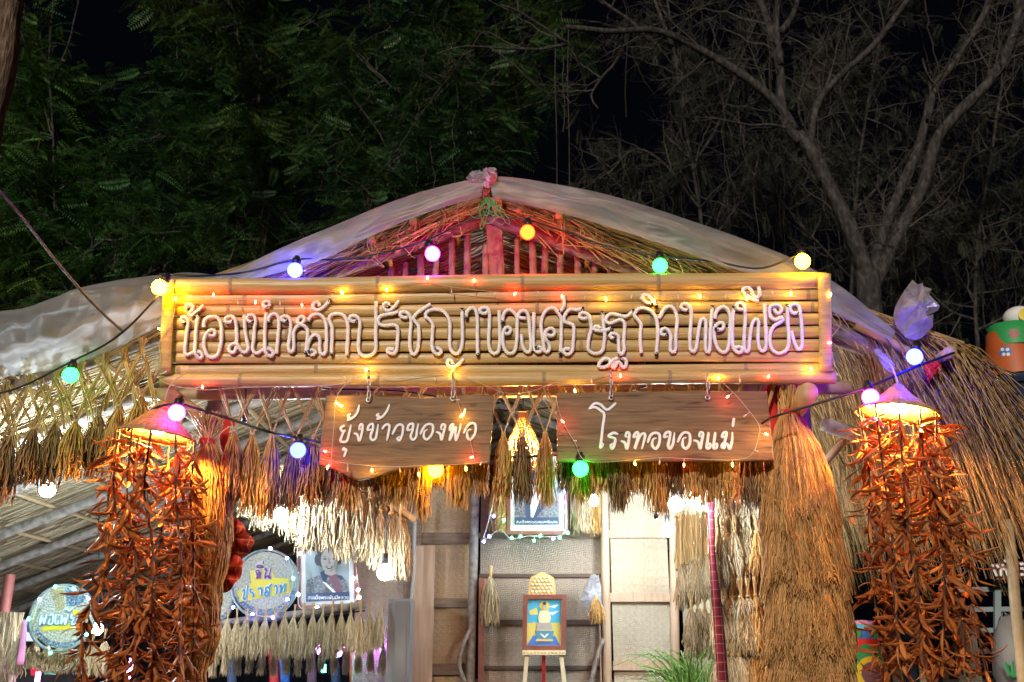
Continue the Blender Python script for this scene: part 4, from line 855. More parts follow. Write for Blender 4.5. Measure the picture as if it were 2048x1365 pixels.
b = MB()
for k, (pts, w) in enumerate((([(455, 845), (448, 880), (455, 920)], .03), ([(440, 838), (458, 842), (468, 852)], .03))):
    b.tubes(spline(pxs(pts, 6.3), n=10), w * np.abs(np.sin(np.linspace(.7, 2.8, 10))), 10, flat=.4)
tag(b.build('red_cloth', 'red_cloth', loc=P(450, 845, 6.3)), 'red cloth strip tied round the left post', 'cloth')
# plaid cloth bow on the left post
bow = thing('plaid_bow', 'red plaid loincloth tied in a bow on the left post', 'cloth', tuple(P(465, 1110, 6.25)))
def puff(pts, Y, dep, seed, nm):
    r = np.random.default_rng(seed); pc = pxs(pts, Y); c = pc.mean(0); ring = spline(np.vstack([pc, pc[:1]]), n=48)[:-1]; rows = []
    an = np.arange(len(ring))
    for s in np.linspace(1, .02, 14):
        q = c + (ring - c) * s; q[:, 1] = Y - dep * math.sqrt(1 - s * s) - .022 * np.sin(an * .9 + s * 3 + seed) * (1 - (1 - s) ** 2); rows.append(q)
    G = np.array(rows); G = np.concatenate([G, G[:, :1]], 1); MB().grid(G).build(nm, 'plaid', bow)
puff([(443, 1060), (462, 1036), (482, 1044), (492, 1062), (508, 1082), (500, 1104), (478, 1116), (452, 1104)], 6.22, .09, 2, 'loop')
puff([(446, 1092), (470, 1100), (486, 1128), (482, 1150), (462, 1178), (440, 1186), (430, 1160), (436, 1120)], 6.2, .07, 5, 'tail')
# plaid wrapped post
pp = thing('plaid_post', 'inner post wrapped in maroon plaid cloth with a faint white check', 'post', tuple(P(1452, 1420, 7.7)))
MB().tubes(spline(pxs([(1418, 900), (1421, 960), (1424, 1100), (1430, 1170), (1438, 1260), (1450, 1420)], 7.7), n=20), np.interp(np.linspace(0, 1, 20), [0, .3, .45, .55, 1], [.03, .028, .022, .036, .042]), 12, cap=True).build('wrapped_shaft', 'plaid_post', pp)
MB().tubes(pxs([(1414, 780), (1418, 905)], 7.7), .03, 10).build('bare_shaft', 'pole', pp)

# ------------------------------------------------------------------ hat lanterns with strings of dried pods
def lantern(ax, ay, rx0, ry0, rx1, ry1, Y, label, bottoms, seed):
    r = np.random.default_rng(seed)
    A = P(ax, ay, Y); B0, B1 = P(rx0, ry0, Y), P(rx1, ry1, Y); c = (B0 + B1) / 2; rad = np.linalg.norm(B1 - B0) / 2; ax_ = unit(A - c); h = np.linalg.norm(A - c)
    th = thing('hat_lantern', label, 'lantern', tuple(A))
    pr = [(.004, h), (.02, h * .955), (rad * .35, h * .62), (rad * .72, h * .25), (rad, 0)]
    pi = [(rad * .985, -.004), (rad * .7, h * .235), (rad * .33, h * .595), (.004, h * .93)]
    hat = MB().lathe(pr + pi, c, 40, axis=ax_).build('hat', 'hat', th)
    u = np.linspace(0, 2 * np.pi, 41); q = np.array(Vector((0, 0, 1)).rotation_difference(Vector(ax_)).to_matrix())
    ringp = np.stack([np.cos(u), np.sin(u), u * 0], -1) @ q.T
    MB().tubes(c + ringp * rad, .007, 6).build('rim', 'hat', hat)
    b = MB()
    for k in range(34):
        e = ringp[int(k / 34 * 40)] * rad; b.tubes([A - ax_ * .03 + e * .02, c + e * .99 + ax_ * .004], .0022, 4)
    b.build('ribs', 'hat', hat)
    lamp = MB().lathe([(.001, .045), (.02, .04), (.042, .015), (.045, 0), (.04, -.02), (.022, -.04), (.001, -.046)], c + ax_ * h * .25, 16).build('bulb', 'warm_lamp', th)
    MB().tubes([c + ax_ * h * .6, c + ax_ * (h * .25 + .04)], .018, 8, cap=True).build('socket', 'cable', th)
    MB().tubes(spline([A, A + (.0, .05, .1), A + (.03, .2, .22)], n=6), .004, 5).build('hanger', 'wire', th)
    for i, (tx, ang, rr, bx, by) in enumerate(bottoms):
        top = c + (np.array([math.cos(ang), math.sin(ang), 0]) @ q.T) * rad * rr
        bot = P(bx, by, Y + math.sin(ang) * rad * rr * 1.2); m_ = (top + bot) / 2 + r.normal(0, .025, 3)
        cd = spline([top + ax_ * .01, top * .75 + bot * .25 + r.normal(0, .02, 3), m_, top * .25 + bot * .75 + r.normal(0, .025, 3), bot], n=60)
        st = MB().tubes(cd, .0048 * (1 + .4 * r.random(60)), 5).build('pod_string', 'pod_stem', th)
        nP = int(np.linalg.norm(bot - top) / .0105); S_ = 8; t = np.linspace(0, 1, S_)[None]
        u0 = np.sort(r.uniform(.045, .995, nP)) ; p0 = np.stack([np.interp(u0, np.linspace(0, 1, 60), cd[:, k]) for k in range(3)], -1)
        an = r.uniform(0, 2 * np.pi, nP)[:, None]; el = r.uniform(-1.4, .25, nP)[:, None]; L = r.uniform(.075, .16, nP)[:, None]; cv = r.normal(.1, .9, nP)[:, None]
        e = el + cv * (t - .2); ds = L / (S_ - 1)
        out = np.cumsum(np.cos(e), 1) * ds; up = np.cumsum(np.sin(e), 1) * ds; sw = np.cumsum(np.cumsum(np.broadcast_to(r.normal(0, .07, nP)[:, None], (nP, S_)), 1), 1) * ds
        Pt = p0[:, None] + np.stack([out * np.cos(an) - sw * np.sin(an), out * np.sin(an) + sw * np.cos(an), up], -1)
        wd = r.uniform(.0075, .0165, nP)[:, None] * np.array([.22, .55, .9, 1, 1, .85, .5, .08])[None]
        side = np.stack([-np.sin(an[:, 0]), np.cos(an[:, 0]), r.normal(0, .7, nP)], -1)[:, None]
        MB().tubes(Pt, wd, 6, flat=.22, ref=unit(np.cross(np.gradient(Pt, axis=1)[:, 3:4], unit(side)))).build('pods', 'pod', st)
    return th
pi = math.pi
lantern(330, 800, 236, 876, 390, 872, 5.6, 'conical hat lantern with long strings of dried brown pods, left of the big sign',
        [(0, pi, .98, 168, 1385), (0, 3.75, .95, 232, 1400), (0, 4.35, .92, 270, 1400), (0, 4.9, .92, 318, 1400), (0, 5.55, .95, 362, 1400), (0, 0.1, .98, 388, 1290), (0, 2.4, .9, 215, 1390), (0, 1.5, .85, 290, 1400), (0, .8, .9, 345, 1400)], 3)
lantern(1796, 766, 1716, 834, 1872, 822, 5.6, 'conical hat lantern with strings of dried brown pods, hanging at the right eave',
        [(0, pi, .98, 1776, 1385), (0, 3.8, .95, 1806, 1340), (0, 4.4, .92, 1846, 1325), (0, 4.95, .92, 1882, 1340), (0, 5.6, .95, 1930, 1320), (0, 0.1, .98, 1972, 1345), (0, 2.4, .9, 1798, 1330), (0, 1.5, .85, 1855, 1345), (0, .8, .9, 1925, 1350)], 4)

# woven basket lamp glowing between the boards, behind the fringe
Yb = 6.75; cB = P(1046, 905, Yb); u_ = mpp(905, Yb)
bl = thing('basket_lamp', 'golden woven bamboo basket lamp glowing between the two hanging boards', 'lamp', tuple(P(1046, 826, Yb)))
zB = lambda y: P(1046, y, Yb)[2] - cB[2]
pf = [(9 * u_, zB(826)), (10 * u_, zB(838)), (20 * u_, zB(860)), (30 * u_, zB(884)), (33 * u_, zB(905)), (28 * u_, zB(930)), (16 * u_, zB(946))]
b = MB()
for k in range(24):
    a = k / 24 * 2 * math.pi; b.tubes(spline([cB + (r * math.cos(a), r * math.sin(a), z) for r, z in pf], n=14), .0042, 5)
for r, z in [pf[0], pf[1]] + [((pf[i][0] * (1 - f) + pf[i + 1][0] * f), (pf[i][1] * (1 - f) + pf[i + 1][1] * f)) for i in range(1, 6) for f in (0, .5)]:
    w = np.linspace(0, 2 * np.pi, 31); b.tubes(np.stack([r * np.cos(w), r * np.sin(w), 0 * w + z], -1) + cB, .004, 5)
b.build('basket', 'hat', bl)
K['basket_bulb'] = emat('basket_bulb', (1, .46, .10), 900)
MB().lathe([(.001, .05), (.02, .045), (.038, .0), (.03, -.03), (.001, -.042)], cB + (0, 0, .02), 14).build('bulb', 'basket_bulb', bl)
MB().tubes([P(1046, 826, Yb), P(1046, 740, Yb)], .005, 5).build('cord', 'cable', bl)

# ------------------------------------------------------------------ pictures, round signs, easel
def ell(cx, cy, rx, ry, n=28, a0=0, a1=2 * math.pi): return [(cx + rx * math.cos(a), cy + ry * math.sin(a)) for a in np.linspace(a0, a1, n, endpoint=(a1 - a0) < 6.28)]
def caption(body, x0, x1, yb, Y, m, par, name='caption'):
    cu = bpy.data.curves.new('caption', 'FONT'); cu.body = body; cu.size = 1; cu.fill_mode = 'FRONT'; cu.resolution_u = 2
    o = bpy.data.objects.new('caption', cu); C.objects.link(o)
    me = bpy.data.meshes.new_from_object(o.evaluated_get(bpy.context.evaluated_depsgraph_get()))
    bpy.data.objects.remove(o); bpy.data.curves.remove(cu)
    co = np.array([v.co[:] for v in me.vertices]); w = co[:, 0].max(); tris = []
    a, b = P(x0, yb, Y), P(x1, yb, Y); k = (b[0] - a[0]) / w
    f = [tuple(p.vertices) for p in me.polygons]; bpy.data.meshes.remove(me)
    o = MB(); o.add(np.stack([a[0] + co[:, 0] * k, np.full(len(co), Y), a[2] + co[:, 1] * k], -1), np.array([t for t in f if len(t) == 3]))
    return o.build(name, m, par, False)
class Pic:
    'flat picture made of layered patches 2 mm apart'
    def __init__(s, Y): s.Y, s.b, s.m, s.k = Y, MB(), [], 0
    def p(s, pts, m, gap=True):
        if m not in s.m: s.m.append(m)
        if gap: s.k += 1
        s.b.poly(pxs(pts, s.Y - .0022 * s.k), s.m.index(m)); return s
def frame(quad, Y, wpx, depth, th, m):
    q = np.array(quad, float); c = q.mean(0)
    for i in range(4):
        a, b = q[i], q[(i + 1) % 4]; ia, ib = a + np.sign(c - a) * wpx, b + np.sign(c - b) * wpx
        A = pxs([a, b, ib, ia], Y); MB().hexa(A - (0, depth, 0), A).build('frame', m, th, False)
# portrait of a woman
K['print_grey'] = mat('printed_tweed', [(.035, .038, .045), (.12, .125, .14), (.24, .25, .27)], 'noise', (1, 1, 1), 55, 3, 0.4)
K['print_back'] = mat('printed_backdrop', [(.15, .185, .19), (.26, .31, .32)], 'noise', (1, 1, 1), 4, 5, 0.4)
K['print_hair'] = mat('printed_hair', [(.012, .014, .02), (.06, .065, .08)], 'noise', (1, 1, 3), 40, 3, 0.4)
K['print_shade'] = mat('printed_skin_shade', [(.20, .185, .17), (.24, .225, .205)], 'noise', (1, 1, 1), 30, 3, 0.4)
Yp = 10.05
t1 = thing('framed_portrait', 'framed grey portrait of a smiling woman in a jacket, Thai caption below', 'portrait', tuple(P(655, 1218, Yp)))
frame([(594, 1066), (714, 1066), (717, 1214), (596, 1219)], Yp, 7, .03, t1, 'frame_red')
pc = Pic(Yp); pc.p([(601, 1072), (708, 1072), (710, 1208), (603, 1212)], 'mount')
pc.p([(610, 1082), (697, 1082), (699, 1200), (612, 1204)], 'print_back')
pc.p([(612, 1176), (615, 1160), (630, 1153), (648, 1148), (672, 1148), (688, 1156), (697, 1166), (699, 1188), (612, 1190)], 'print_grey')
pc.p([(655, 1150), (664, 1146), (674, 1150), (682, 1170), (686, 1188), (674, 1188)], 'c_plum')
pc.p([(640, 1146), (650, 1140), (656, 1150), (652, 1165), (645, 1162)], 'c_navy').p([(672, 1150), (684, 1152), (688, 1160), (680, 1160)], 'c_navy', False)
pc.p([(645, 1164), (652, 1166), (674, 1187), (668, 1188)], 'c_white', False)
pc.p([(648, 1136), (670, 1136), (672, 1148), (662, 1152), (650, 1148)], 'c_skin')
pc.p(ell(654, 1112, 23, 26), 'print_hair'); pc.p(ell(637, 1120, 8, 12), 'print_hair'); pc.p(ell(678, 1118, 6, 12), 'print_hair', False); pc.p(ell(646, 1092, 13, 9), 'print_hair'); pc.p(ell(668, 1094, 12, 9), 'print_hair')
pc.p(ell(658, 1121, 16.5, 24), 'c_skin'); pc.p([(669, 1106), (674, 1118), (672, 1132), (664, 1143), (658, 1145), (666, 1134), (669, 1120)], 'print_shade'); pc.p([(656, 1116), (659, 1116), (662, 1127), (656, 1128.5)], 'print_shade', False)
for x in (650, 667):
    pc.p(ell(x, 1118.5, 3.4, 1.5, 12), 'c_black', x == 650); pc.p([(x - 5, 1115.5), (x, 1113.0), (x + 5, 1114.4), (x, 1114.2)], 'c_navy', False)
pc.p([(657, 1127), (659, 1129), (661, 1127), (660, 1128)], 'c_grey', False)
pc.p([(651, 1132.5), (658, 1134), (666, 1132), (663, 1137.5), (657, 1138.5), (653, 1136.5)], 'c_black', False); pc.p([(653, 1133.8), (658, 1134.8), (664, 1133.6), (660, 1135.8), (656, 1135.8)], 'c_white')
pc.p([(612, 1187), (699, 1184), (699, 1200), (612, 1204)], 'c_navy')
pc.b.build('picture', pc.m, t1, False)
caption('สมเด็จพระพันปีหลวง', 615, 697, 1199, Yp - .04, 'c_white', t1)
# portrait of a man, mostly hidden by the fringe
Yq = 10.15
t2 = thing('framed_portrait', 'framed portrait of a man in a dark suit, half hidden behind the rice fringe', 'portrait', tuple(P(1075, 1072, Yq)))
frame([(1014, 905), (1136, 905), (1136, 1070), (1014, 1070)], Yq, 7, .03, t2, 'frame_red')
pc = Pic(Yq); pc.p([(1020, 911), (1130, 911), (1130, 1063), (1020, 1063)], 'mount')
pc.p([(1029, 921), (1118, 921), (1118, 1050), (1029, 1050)], 'print_back')
pc.p([(1029, 1006), (1045, 996), (1062, 990), (1090, 990), (1104, 998), (1118, 1004), (1118, 1038), (1029, 1038)], 'print_grey').p([(1048, 995), (1061, 990), (1064, 1036), (1052, 1036)], 'c_navy')
pc.p([(1080, 998), (1092, 992), (1098, 1004), (1072, 1036), (1066, 1036)], 'c_navy', False); pc.p([(1060, 988), (1082, 988), (1080, 998), (1066, 1036), (1062, 1034)], 'c_white')
pc.p(ell(1072, 966, 15, 22), 'c_skin').p(ell(1072, 952, 16, 11), 'c_navy')
for x in (1066, 1079): pc.p(ell(x, 965, 3, 1.4, 10), 'c_black', x == 1066)
pc.p([(1066, 978), (1072, 979), (1079, 978), (1072, 981)], 'c_black', False)
pc.p([(1029, 1035), (1118, 1035), (1118, 1050), (1029, 1050)], 'c_navy')
pc.b.build('picture', pc.m, t2, False)
caption('สมเด็จพระบรมชนกาธิเบศร', 1032, 1115, 1047, Yq - .045, 'c_white', t2)

K['seed'] = mat('glued_seeds', [(.16, .17, .15), (.38, .36, .28), (.55, .52, .42)], 'noise', (1, 1, 1), 60, 3, 0.6, 0.2, 0.6)
K['seed_dark'] = mat('glued_dark_seeds', [(.03, .05, .08), (.10, .14, .20), (.40, .45, .5)], 'noise', (1, 1, 1), 70, 3, 0.5, 0.3, 0.6)
K['seed_tan'] = mat('glued_tan_seeds', [(.25, .19, .09), (.45, .36, .2)], 'noise', (1, 1, 1), 60, 3, 0.6, 0.2, 0.6)
def round_sign(cx, cy, r_, Y, label, yellow, words, extra=(), wpx=3.2):
    th = thing('round_sign', label, 'round sign', tuple(P(cx, cy + r_, Y)))
    m = mpp(cy, Y); c = P(cx, cy, Y)
    MB().lathe([(r_ * m * .97, -.03), (r_ * m * 1.03, -.03), (r_ * m * 1.03, .02), (r_ * m * .97, .02)], c, 44, axis=(0, 1, .0)).build('rim', 'c_greyblue', th)
    MB().prism(pxs(ell(cx, cy, r_ * .99, r_ * .97, 44), Y), (0, .02, 0)).build('panel', 'seed', th, False)
    ring = ell(cx, cy, r_ * .97, r_ * .95, 60, .25, 2.7); inn = ell(cx, cy - 3, r_ * .86, r_ * .82, 60, .25, 2.7)
    MB().poly(pxs(ring + inn[::-1], Y - .004)).build('seed_band', 'seed_dark', th, False)
    for pts, mm in extra: MB().poly(pxs(pts, Y - .003)).build('seed_patch', mm, th, False)
    b = MB()
    for k, pts in enumerate(yellow): b.poly(pxs(pts, Y - .007 - .001 * k))
    b.build('yellow_ground', 'c_yellow', th, False)
    for w, o, k, mo, mi in words:
        brush(w, o, k, wpx * 2.0, Y, .012, .1).build('letter_outline', mo, th); brush(w, o, k, wpx, Y, .022, .1).build('letters', mi, th)
    return th
kk = 280 / 2048
round_sign(530, 1168, 66, 9.85, 'round seed-covered sign with a yellow patch and two lines of Thai letters', [[(500, 1142), (545, 1136), (548, 1156), (578, 1158), (580, 1186), (480, 1204), (474, 1184), (503, 1166)]],
  [(["520,575 560,560 570,530 545,520 530,545 545,590 535,645", "570,540 590,555 580,640", "555,640 575,540", "672,518 655,502 668,490 682,508 665,570 657,640 692,600 715,634 738,628 722,600 735,540 747,482"], (440, 1070), kk, 'c_white', 'c_purple'),
   (["535,470 560,445 610,450 630,475 540,478", "640,380 630,420"], (440, 1070), kk, 'c_white', 'c_purple'),
   (["325,830 350,800 355,860 340,930 375,935 390,860 410,740", "470,800 440,800 450,840 480,850 490,900 470,905", "550,800 590,780 610,830 600,890", "690,850 665,835 655,880 690,890 700,840 665,800 690,765 720,790 722,840 712,900", "712,775 755,715", "790,760 820,745 835,790 825,865", "870,760 890,735 890,800 880,850 910,780 950,720 950,780 935,840"], (440, 1070), kk, 'c_white', 'c_teal')])
kk3 = 200 / 1138
round_sign(125, 1236, 64, 9.1, 'round seed-covered sign with pale blue Thai letters, at the far left behind the lantern strings', [[(85, 1254), (130, 1248), (175, 1246), (178, 1256), (130, 1260), (84, 1262)], [(146, 1220), (178, 1224), (178, 1234), (146, 1230)]],
  [(["190,860 175,900 165,970 205,890 215,960 240,860 245,850", "265,870 310,850 320,900 300,960 265,950 285,900", "350,850 345,950 380,950 375,920", "420,860 410,960 450,890 455,965 490,850", "440,800 480,790 500,810 540,780", "530,850 520,890 550,900 530,960 580,950 600,860", "630,870 660,860 650,960"], (50, 1080), kk3, 'c_sky', 'c_white')],
  extra=[([(100, 1180), (126, 1172), (130, 1220), (112, 1222)], 'seed_tan'), ([(128, 1171), (160, 1180), (172, 1196), (158, 1214), (134, 1212)], 'seed_dark')], wpx=3)
round_sign(424, 1205, 42, 10.0, 'edge of another round seed-covered sign, half hidden by the left rice column', [[(404, 1200), (440, 1198), (440, 1212), (404, 1214)]], [])

# easel with a framed painting
Ye = 9.9
ea = thing('easel', 'carved gilt and white easel with a lattice crest', 'easel', tuple(P(1088, 1420, Ye)))
MB().prism(pxs([(1056, 1192), (1058, 1166), (1062, 1154), (1072, 1150), (1084, 1144), (1098, 1150), (1108, 1156), (1112, 1192)], Ye + .05), (0, .03, 0)).build('crest', 'c_gold', ea, False)
b = MB()
for i in range(6):
    for j in range(6):
        x, y = 1064 + i * 8 + (j % 2) * 4, 1156 + j * 7
        if x < 1108 and y > 1150 + abs(x - 1085) * .35: b.ball(P(x, y, Ye + .045), .014, 7, 5, (1, .7, 1))
b.build('studs', 'c_cream', ea)
q = pxs([(1045, 1301), (1131, 1301), (1131, 1310), (1045, 1310)], Ye - .06); MB().hexa(q, q + (0, .08, 0)).build('ledge', 'c_cream', ea, False)
b = MB()
for i in range(12): b.ball(P(1049 + i * 7.1, 1305.5, Ye - .06), .011, 7, 5, (1.3, .6, .8))
b.build('carving', 'c_gold', ea)
for x0, x1 in ((1054, 1045), (1122, 1136)):
    q0 = pxs([(x0 - 4, 1310), (x0 + 4, 1310), (x1 + 4, 1420), (x1 - 4, 1420)], Ye - .02); MB().hexa(q0, q0 + (0, .04, 0)).build('leg', 'c_cream', ea, False)
q0 = pxs([(1084, 1308), (1091, 1308), (1091, 1420), (1084, 1420)], Ye + .12); MB().hexa(q0, q0 + (0, .03, 0)).build('leg', 'c_red', ea, False)
pt = thing('framed_painting', 'framed bright painting of a pale haloed figure on a blue pedestal, resting on the easel', 'painting', tuple(P(1088, 1300, Ye)))
frame([(1046, 1190), (1133, 1190), (1131, 1301), (1044, 1301)], Ye, 9, .04, pt, 'frame_red')
pc = Pic(Ye); pc.p([(1053, 1197), (1125, 1197), (1123, 1294), (1051, 1294)], 'c_cream'); pc.p([(1056, 1200), (1122, 1200), (1121, 1246), (1055, 1246)], 'c_sky')
pc.p([(1055, 1246), (1121, 1246), (1120, 1291), (1054, 1291)], 'c_field', False); pc.p([(1054, 1291), (1066, 1272), (1110, 1272), (1120, 1291)], 'c_blue')
pc.p([(1098, 1214), (1118, 1209), (1110, 1216)], 'c_white', False); pc.p([(1098, 1226), (1119, 1222), (1104, 1231)], 'c_white', False); pc.p([(1058, 1222), (1074, 1216), (1076, 1230), (1060, 1230)], 'c_field', False)
pc.p(ell(1089, 1213, 10, 10), 'c_yellow'); pc.p([(1070, 1262), (1108, 1262), (1104, 1282), (1074, 1282)], 'c_teal')
pc.p([(1080, 1222), (1098, 1222), (1102, 1236), (1098, 1250), (1106, 1262), (1072, 1262), (1080, 1250), (1076, 1236)], 'c_cream'); pc.p([(1076, 1246), (1102, 1246), (1106, 1260), (1072, 1260)], 'c_skin')
pc.p(ell(1089, 1214, 4.6, 6.5), 'c_skin'); pc.p(ell(1089, 1207, 3.5, 4), 'c_black'); pc.p([(1080, 1268), (1089, 1277), (1098, 1268), (1094, 1268), (1089, 1273), (1084, 1268)], 'c_white')
pc.p([(1072, 1279), (1106, 1279), (1106, 1283), (1072, 1283)], 'c_gold', False)
pc.b.build('picture', pc.m, pt, False)

# brooms and sheaves on the back wall
def broom(px, y0, y1, Y, wpx, label, m='rice_pale', handle=18, N=160):
    c = P(px, y0, Y); th = thing('broom', label, 'broom', tuple(c)); L = (y1 - y0) * mpp(y0, Y)
    Pt, k = strands(N, L, .012, wpx * mpp(y0, Y) / 2, wpx * mpp(y0, Y) / 2.3, seed=px, th=.004); MB().tubes(Pt + c, k, 3).build('bristles', m, th)
    MB().tubes([c + (0, 0, -.05), c + (.005, 0, handle * mpp(y0, Y))], .016, 8, cap=True).build('handle', 'stem', th); return th
broom(981, 1150, 1246, 10.2, 34, 'small straw broom hanging on the grey woven back wall')
broom(1160, 938, 1062, 10.1, 38, 'full pale broom right of the man\'s portrait', N=260); broom(1182, 950, 1066, 10.15, 34, 'thinner pale broom at the wall post, beside the full one', 'rice', N=200)
broom(997, 958, 1062, 10.15, 34, 'dull sheaf left of the man\'s portrait', 'rice', N=180)
broom(1192, 1196, 1246, 10.0, 26, 'brown brush hanging below the white plastic bag', 'rice', 6, 140)
hs = MB().tubes(spline(pxs([(832, 1005), (829, 1060), (827, 1150), (820, 1230), (818, 1300), (820, 1420)], 10.15), n=30), .018, 9, cap=True)
tag(hs.build('hose', mats='c_skin', loc=P(820, 1420, 10.15)), 'pale orange hose hanging down the wall beside the plank', 'hose')
cb = thing('metal_cabinet', 'grey metal cabinet with a dark door in front of the back wall', 'cabinet', tuple(P(796, 1430, 9.7)))
K['steel'] = mat('grey_steel', [(.15, .15, .16), (.22, .22, .23)], 'noise', (1, 1, 1), 3, 3, 0.4, 0.5)
a, c = P(777, 1198, 9.7), P(814, 1460, 9.7); MB().box((a[0], 9.7, 0), (c[0], 10.1, a[2])).build('body', 'steel', cb, False)
a, c = P(790, 1203, 9.68), P(808, 1450, 9.68); MB().box((a[0], 9.675, .1), (c[0], 9.697, a[2])).build('door', 'c_stone', cb, False)

# tall green rice plant in front of the bulb-lit wall
gp = MB(); base = P(1390, 1400, 8.4)
for i in range(230):
    a = rng.uniform(0, 6.28); h = rng.uniform(.35, .78); o = rng.uniform(.05, .42) * (1.25 if math.cos(a) < 0 else .7)
    p0 = base + np.array([rng.normal(0, .07), rng.normal(0, .07), -.35]); d = np.array([math.cos(a), math.sin(a) * .8, 0])
    gp.tubes(spline([p0, p0 + d * o * .25 + (0, 0, h * .6), p0 + d * o * .8 + (0, 0, h * .95), p0 + d * o * 1.35 + (0, 0, h * rng.uniform(.75, 1.05))], n=9), .007 * np.array([.8, 1, 1, 1, .9, .8, .6, .4, .1]), 4, flat=.25)
gt = thing('rice_plant', 'clump of fresh green rice leaves beside the plaid post', 'plant', tuple(base)); gp.build('leaves', 'green', gt)
MB().lathe([(.001, -.75), (.15, -.75), (.19, -.4), (.2, -.33), (.18, -.34), (.001, -.36)], base, 20).build('pot', 'c_brick', gt)

# colourful things at the lower left, under the thatch
b = MB(); q = spline(pxs([(50, 1240), (45, 1290), (40, 1330)], 9.0), n=10); b.tubes(q, np.linspace(.022, .034, 10), 14, flat=.4, cap=True)
tag(b.build('pink_cloth', 'c_pink', loc=P(45, 1300, 9.0)), 'pink cloth hanging beside the far left round sign', 'cloth')
for i, (x0, y0, x1, y1, Y, m, lab) in enumerate(((60, 1326, 82, 1352, 9.8, 'c_red', 'small red paper square hanging at lower left'), (86, 1330, 112, 1350, 9.8, 'c_green', 'small green paper square hanging at lower left'))):
    q = pxs([(x0, y0), (x1, y0 + 2), (x1 - 1, y1), (x0 + 2, y1 - 1)], Y); tag(MB().hexa(q, q + (0, .015, 0)).build('paper_square', m, smooth=False, loc=q[2]), lab, 'paper')
for x0, y0, x1, y1, Y, c, lab in ((264, 1318, 256, 1358, 9.6, 'violet', 'glowing violet light stick behind the left lantern strings'), (77, 1345, 73, 1372, 9.6, 'violet', 'glowing violet light stick at the lower left corner'), (632, 1286, 642, 1312, 10.3, 'violet', 'tilted violet and green light stick in the low rice row, left one'), (690, 1288, 676, 1312, 10.3, 'violet', 'tilted violet light stick in the low rice row, right one'), (672, 1312, 666, 1328, 10.3, 'green', 'short green light stick in the low rice row'), (648, 1330, 647, 1345, 10.3, 'green', 'tiny green light below the tilted violet stick'), (765, 1292, 764, 1310, 10.3, 'violet', 'pink light stick beside the metal cabinet')):
    q = pxs([(x0, y0), (x1, y1)], Y); tag(MB().tubes(q, .02, 8, cap=True).build('light_stick', 'led_' + c, loc=q[1]), lab, 'light')
q = pxs([(-40, 1268), (42, 1264), (42, 1282), (-40, 1286)], 10.2); tag(MB().hexa(q, q + (0, .3, 0)).build('white_shelf', 'c_white', smooth=False, loc=q[3]), 'white shelf board at the far left edge', 'shelf')
a = P(20, 1150, 9.9); tag(MB().tubes([(a[0], 9.9, 0), a], .05, 10).build('red_post', 'c_brick', loc=(a[0], 9.9, 0)), 'dull red post at the far left under the thatch', 'post')
for i, x in enumerate((10, 24, 36)):
    b = MB(); A = P(x, 1225, 9.5)
    for k in range(26): b.tubes([A + (rng.normal(0, .03), rng.normal(0, .03), 0), A + (rng.normal(0, .06), rng.normal(0, .05), -.85)], .005, 3)
    tag(b.build('straw_tassel', 'rice_pale', loc=A), f'long pale straw tassel at the far left edge, {nth(i, 3)}', 'straw tassel', 'straw tassels at the far left edge')
for i, (x, c, y1) in enumerate(((460, 'c_navy', 1340), (566, 'c_blue', 1330), (620, 'c_plum', 1335), (545, 'c_red', 1330), (668, 'c_navy', 1340), (705, 'c_orange', 1310))):
    A, B = P(x, y1 - 40, 10.9), P(x, 1440, 10.9); tag(MB().tubes(spline([A, (A + B) / 2 + (.02, 0, 0), B], n=8), .05, 12, flat=.5, cap=True).build('hanging_cloth', c, loc=B),
        ['dark navy', 'bright blue', 'plum', 'red', 'black-blue', 'orange'][i] + ' length of cloth hanging behind the low rice rows', 'cloth')

# ------------------------------------------------------------------ right side: painted pillar, stall behind
def cylpatch(b, c, r, a0, z0, rad, mi, n=26, pts=None):
    pts = pts or [(rad * math.cos(t), rad * math.sin(t)) for t in np.linspace(0, 2 * math.pi, n, endpoint=False)]
    v = [(c[0] + r * math.cos(a0), c[1] + r * math.sin(a0), z0)]; v = [np.array((c[0] + r * math.cos(a0), c[1] + r * math.sin(a0), z0))]
    for s in (.5, 1):
        for x, z in pts: a = a0 + x * s / r; v.append(np.array((c[0] + r * math.cos(a), c[1] + r * math.sin(a), z0 + z * s)))
    n = len(pts); i = np.arange(n); j = (i + 1) % n
    o = b.n; b.add(v, np.stack([0 * i, 1 + i, 1 + j], -1), mi); b.f.append((np.stack([1 + i, 1 + n + i, 1 + n + j, 1 + j], -1) + o, mi))
Yc = 8.0; pl = thing('painted_pillar', 'red painted pillar with a green petalled flower and a rounded striped top', 'pillar', (P(1726, 1300, Yc)[0], Yc, 0))
ct = P(1726, 1276, Yc); rr = 34 * mpp(1280, Yc); z = lambda y: P(1726, y, Yc - rr)[2]
c0 = np.array([ct[0], Yc, 0])
MB().lathe([(rr, 0), (rr, z(1278))], c0, 40).build('shaft', 'c_red', pl)
MB().lathe([(rr * 1.004, z(1278)), (rr * 1.0, z(1262))], c0, 40).build('blue_band', 'c_blue', pl)
MB().lathe([(rr * 1.0, z(1262)), (rr * .97, z(1254)), (rr * .9, z(1248))], c0, 40).build('sky_band', 'c_sky', pl)
MB().lathe([(rr * .9, z(1248)), (rr * .7, z(1242)), (.001, z(1239))], c0, 40).build('dome', 'c_pink', pl)
b = MB(); cz = z(1348)
for k in range(8):
    a = k / 8 * 2 * math.pi + .2; cylpatch(b, c0, rr + .004, -pi / 2 - .0 + .135 * math.cos(a) / rr, cz + .15 * math.sin(a), .066, 0)
b.build('petals', 'c_green', pl); b = MB(); cylpatch(b, c0, rr + .008, -pi / 2, cz, .125, 0); b.build('flower_ring', 'c_yellow', pl)
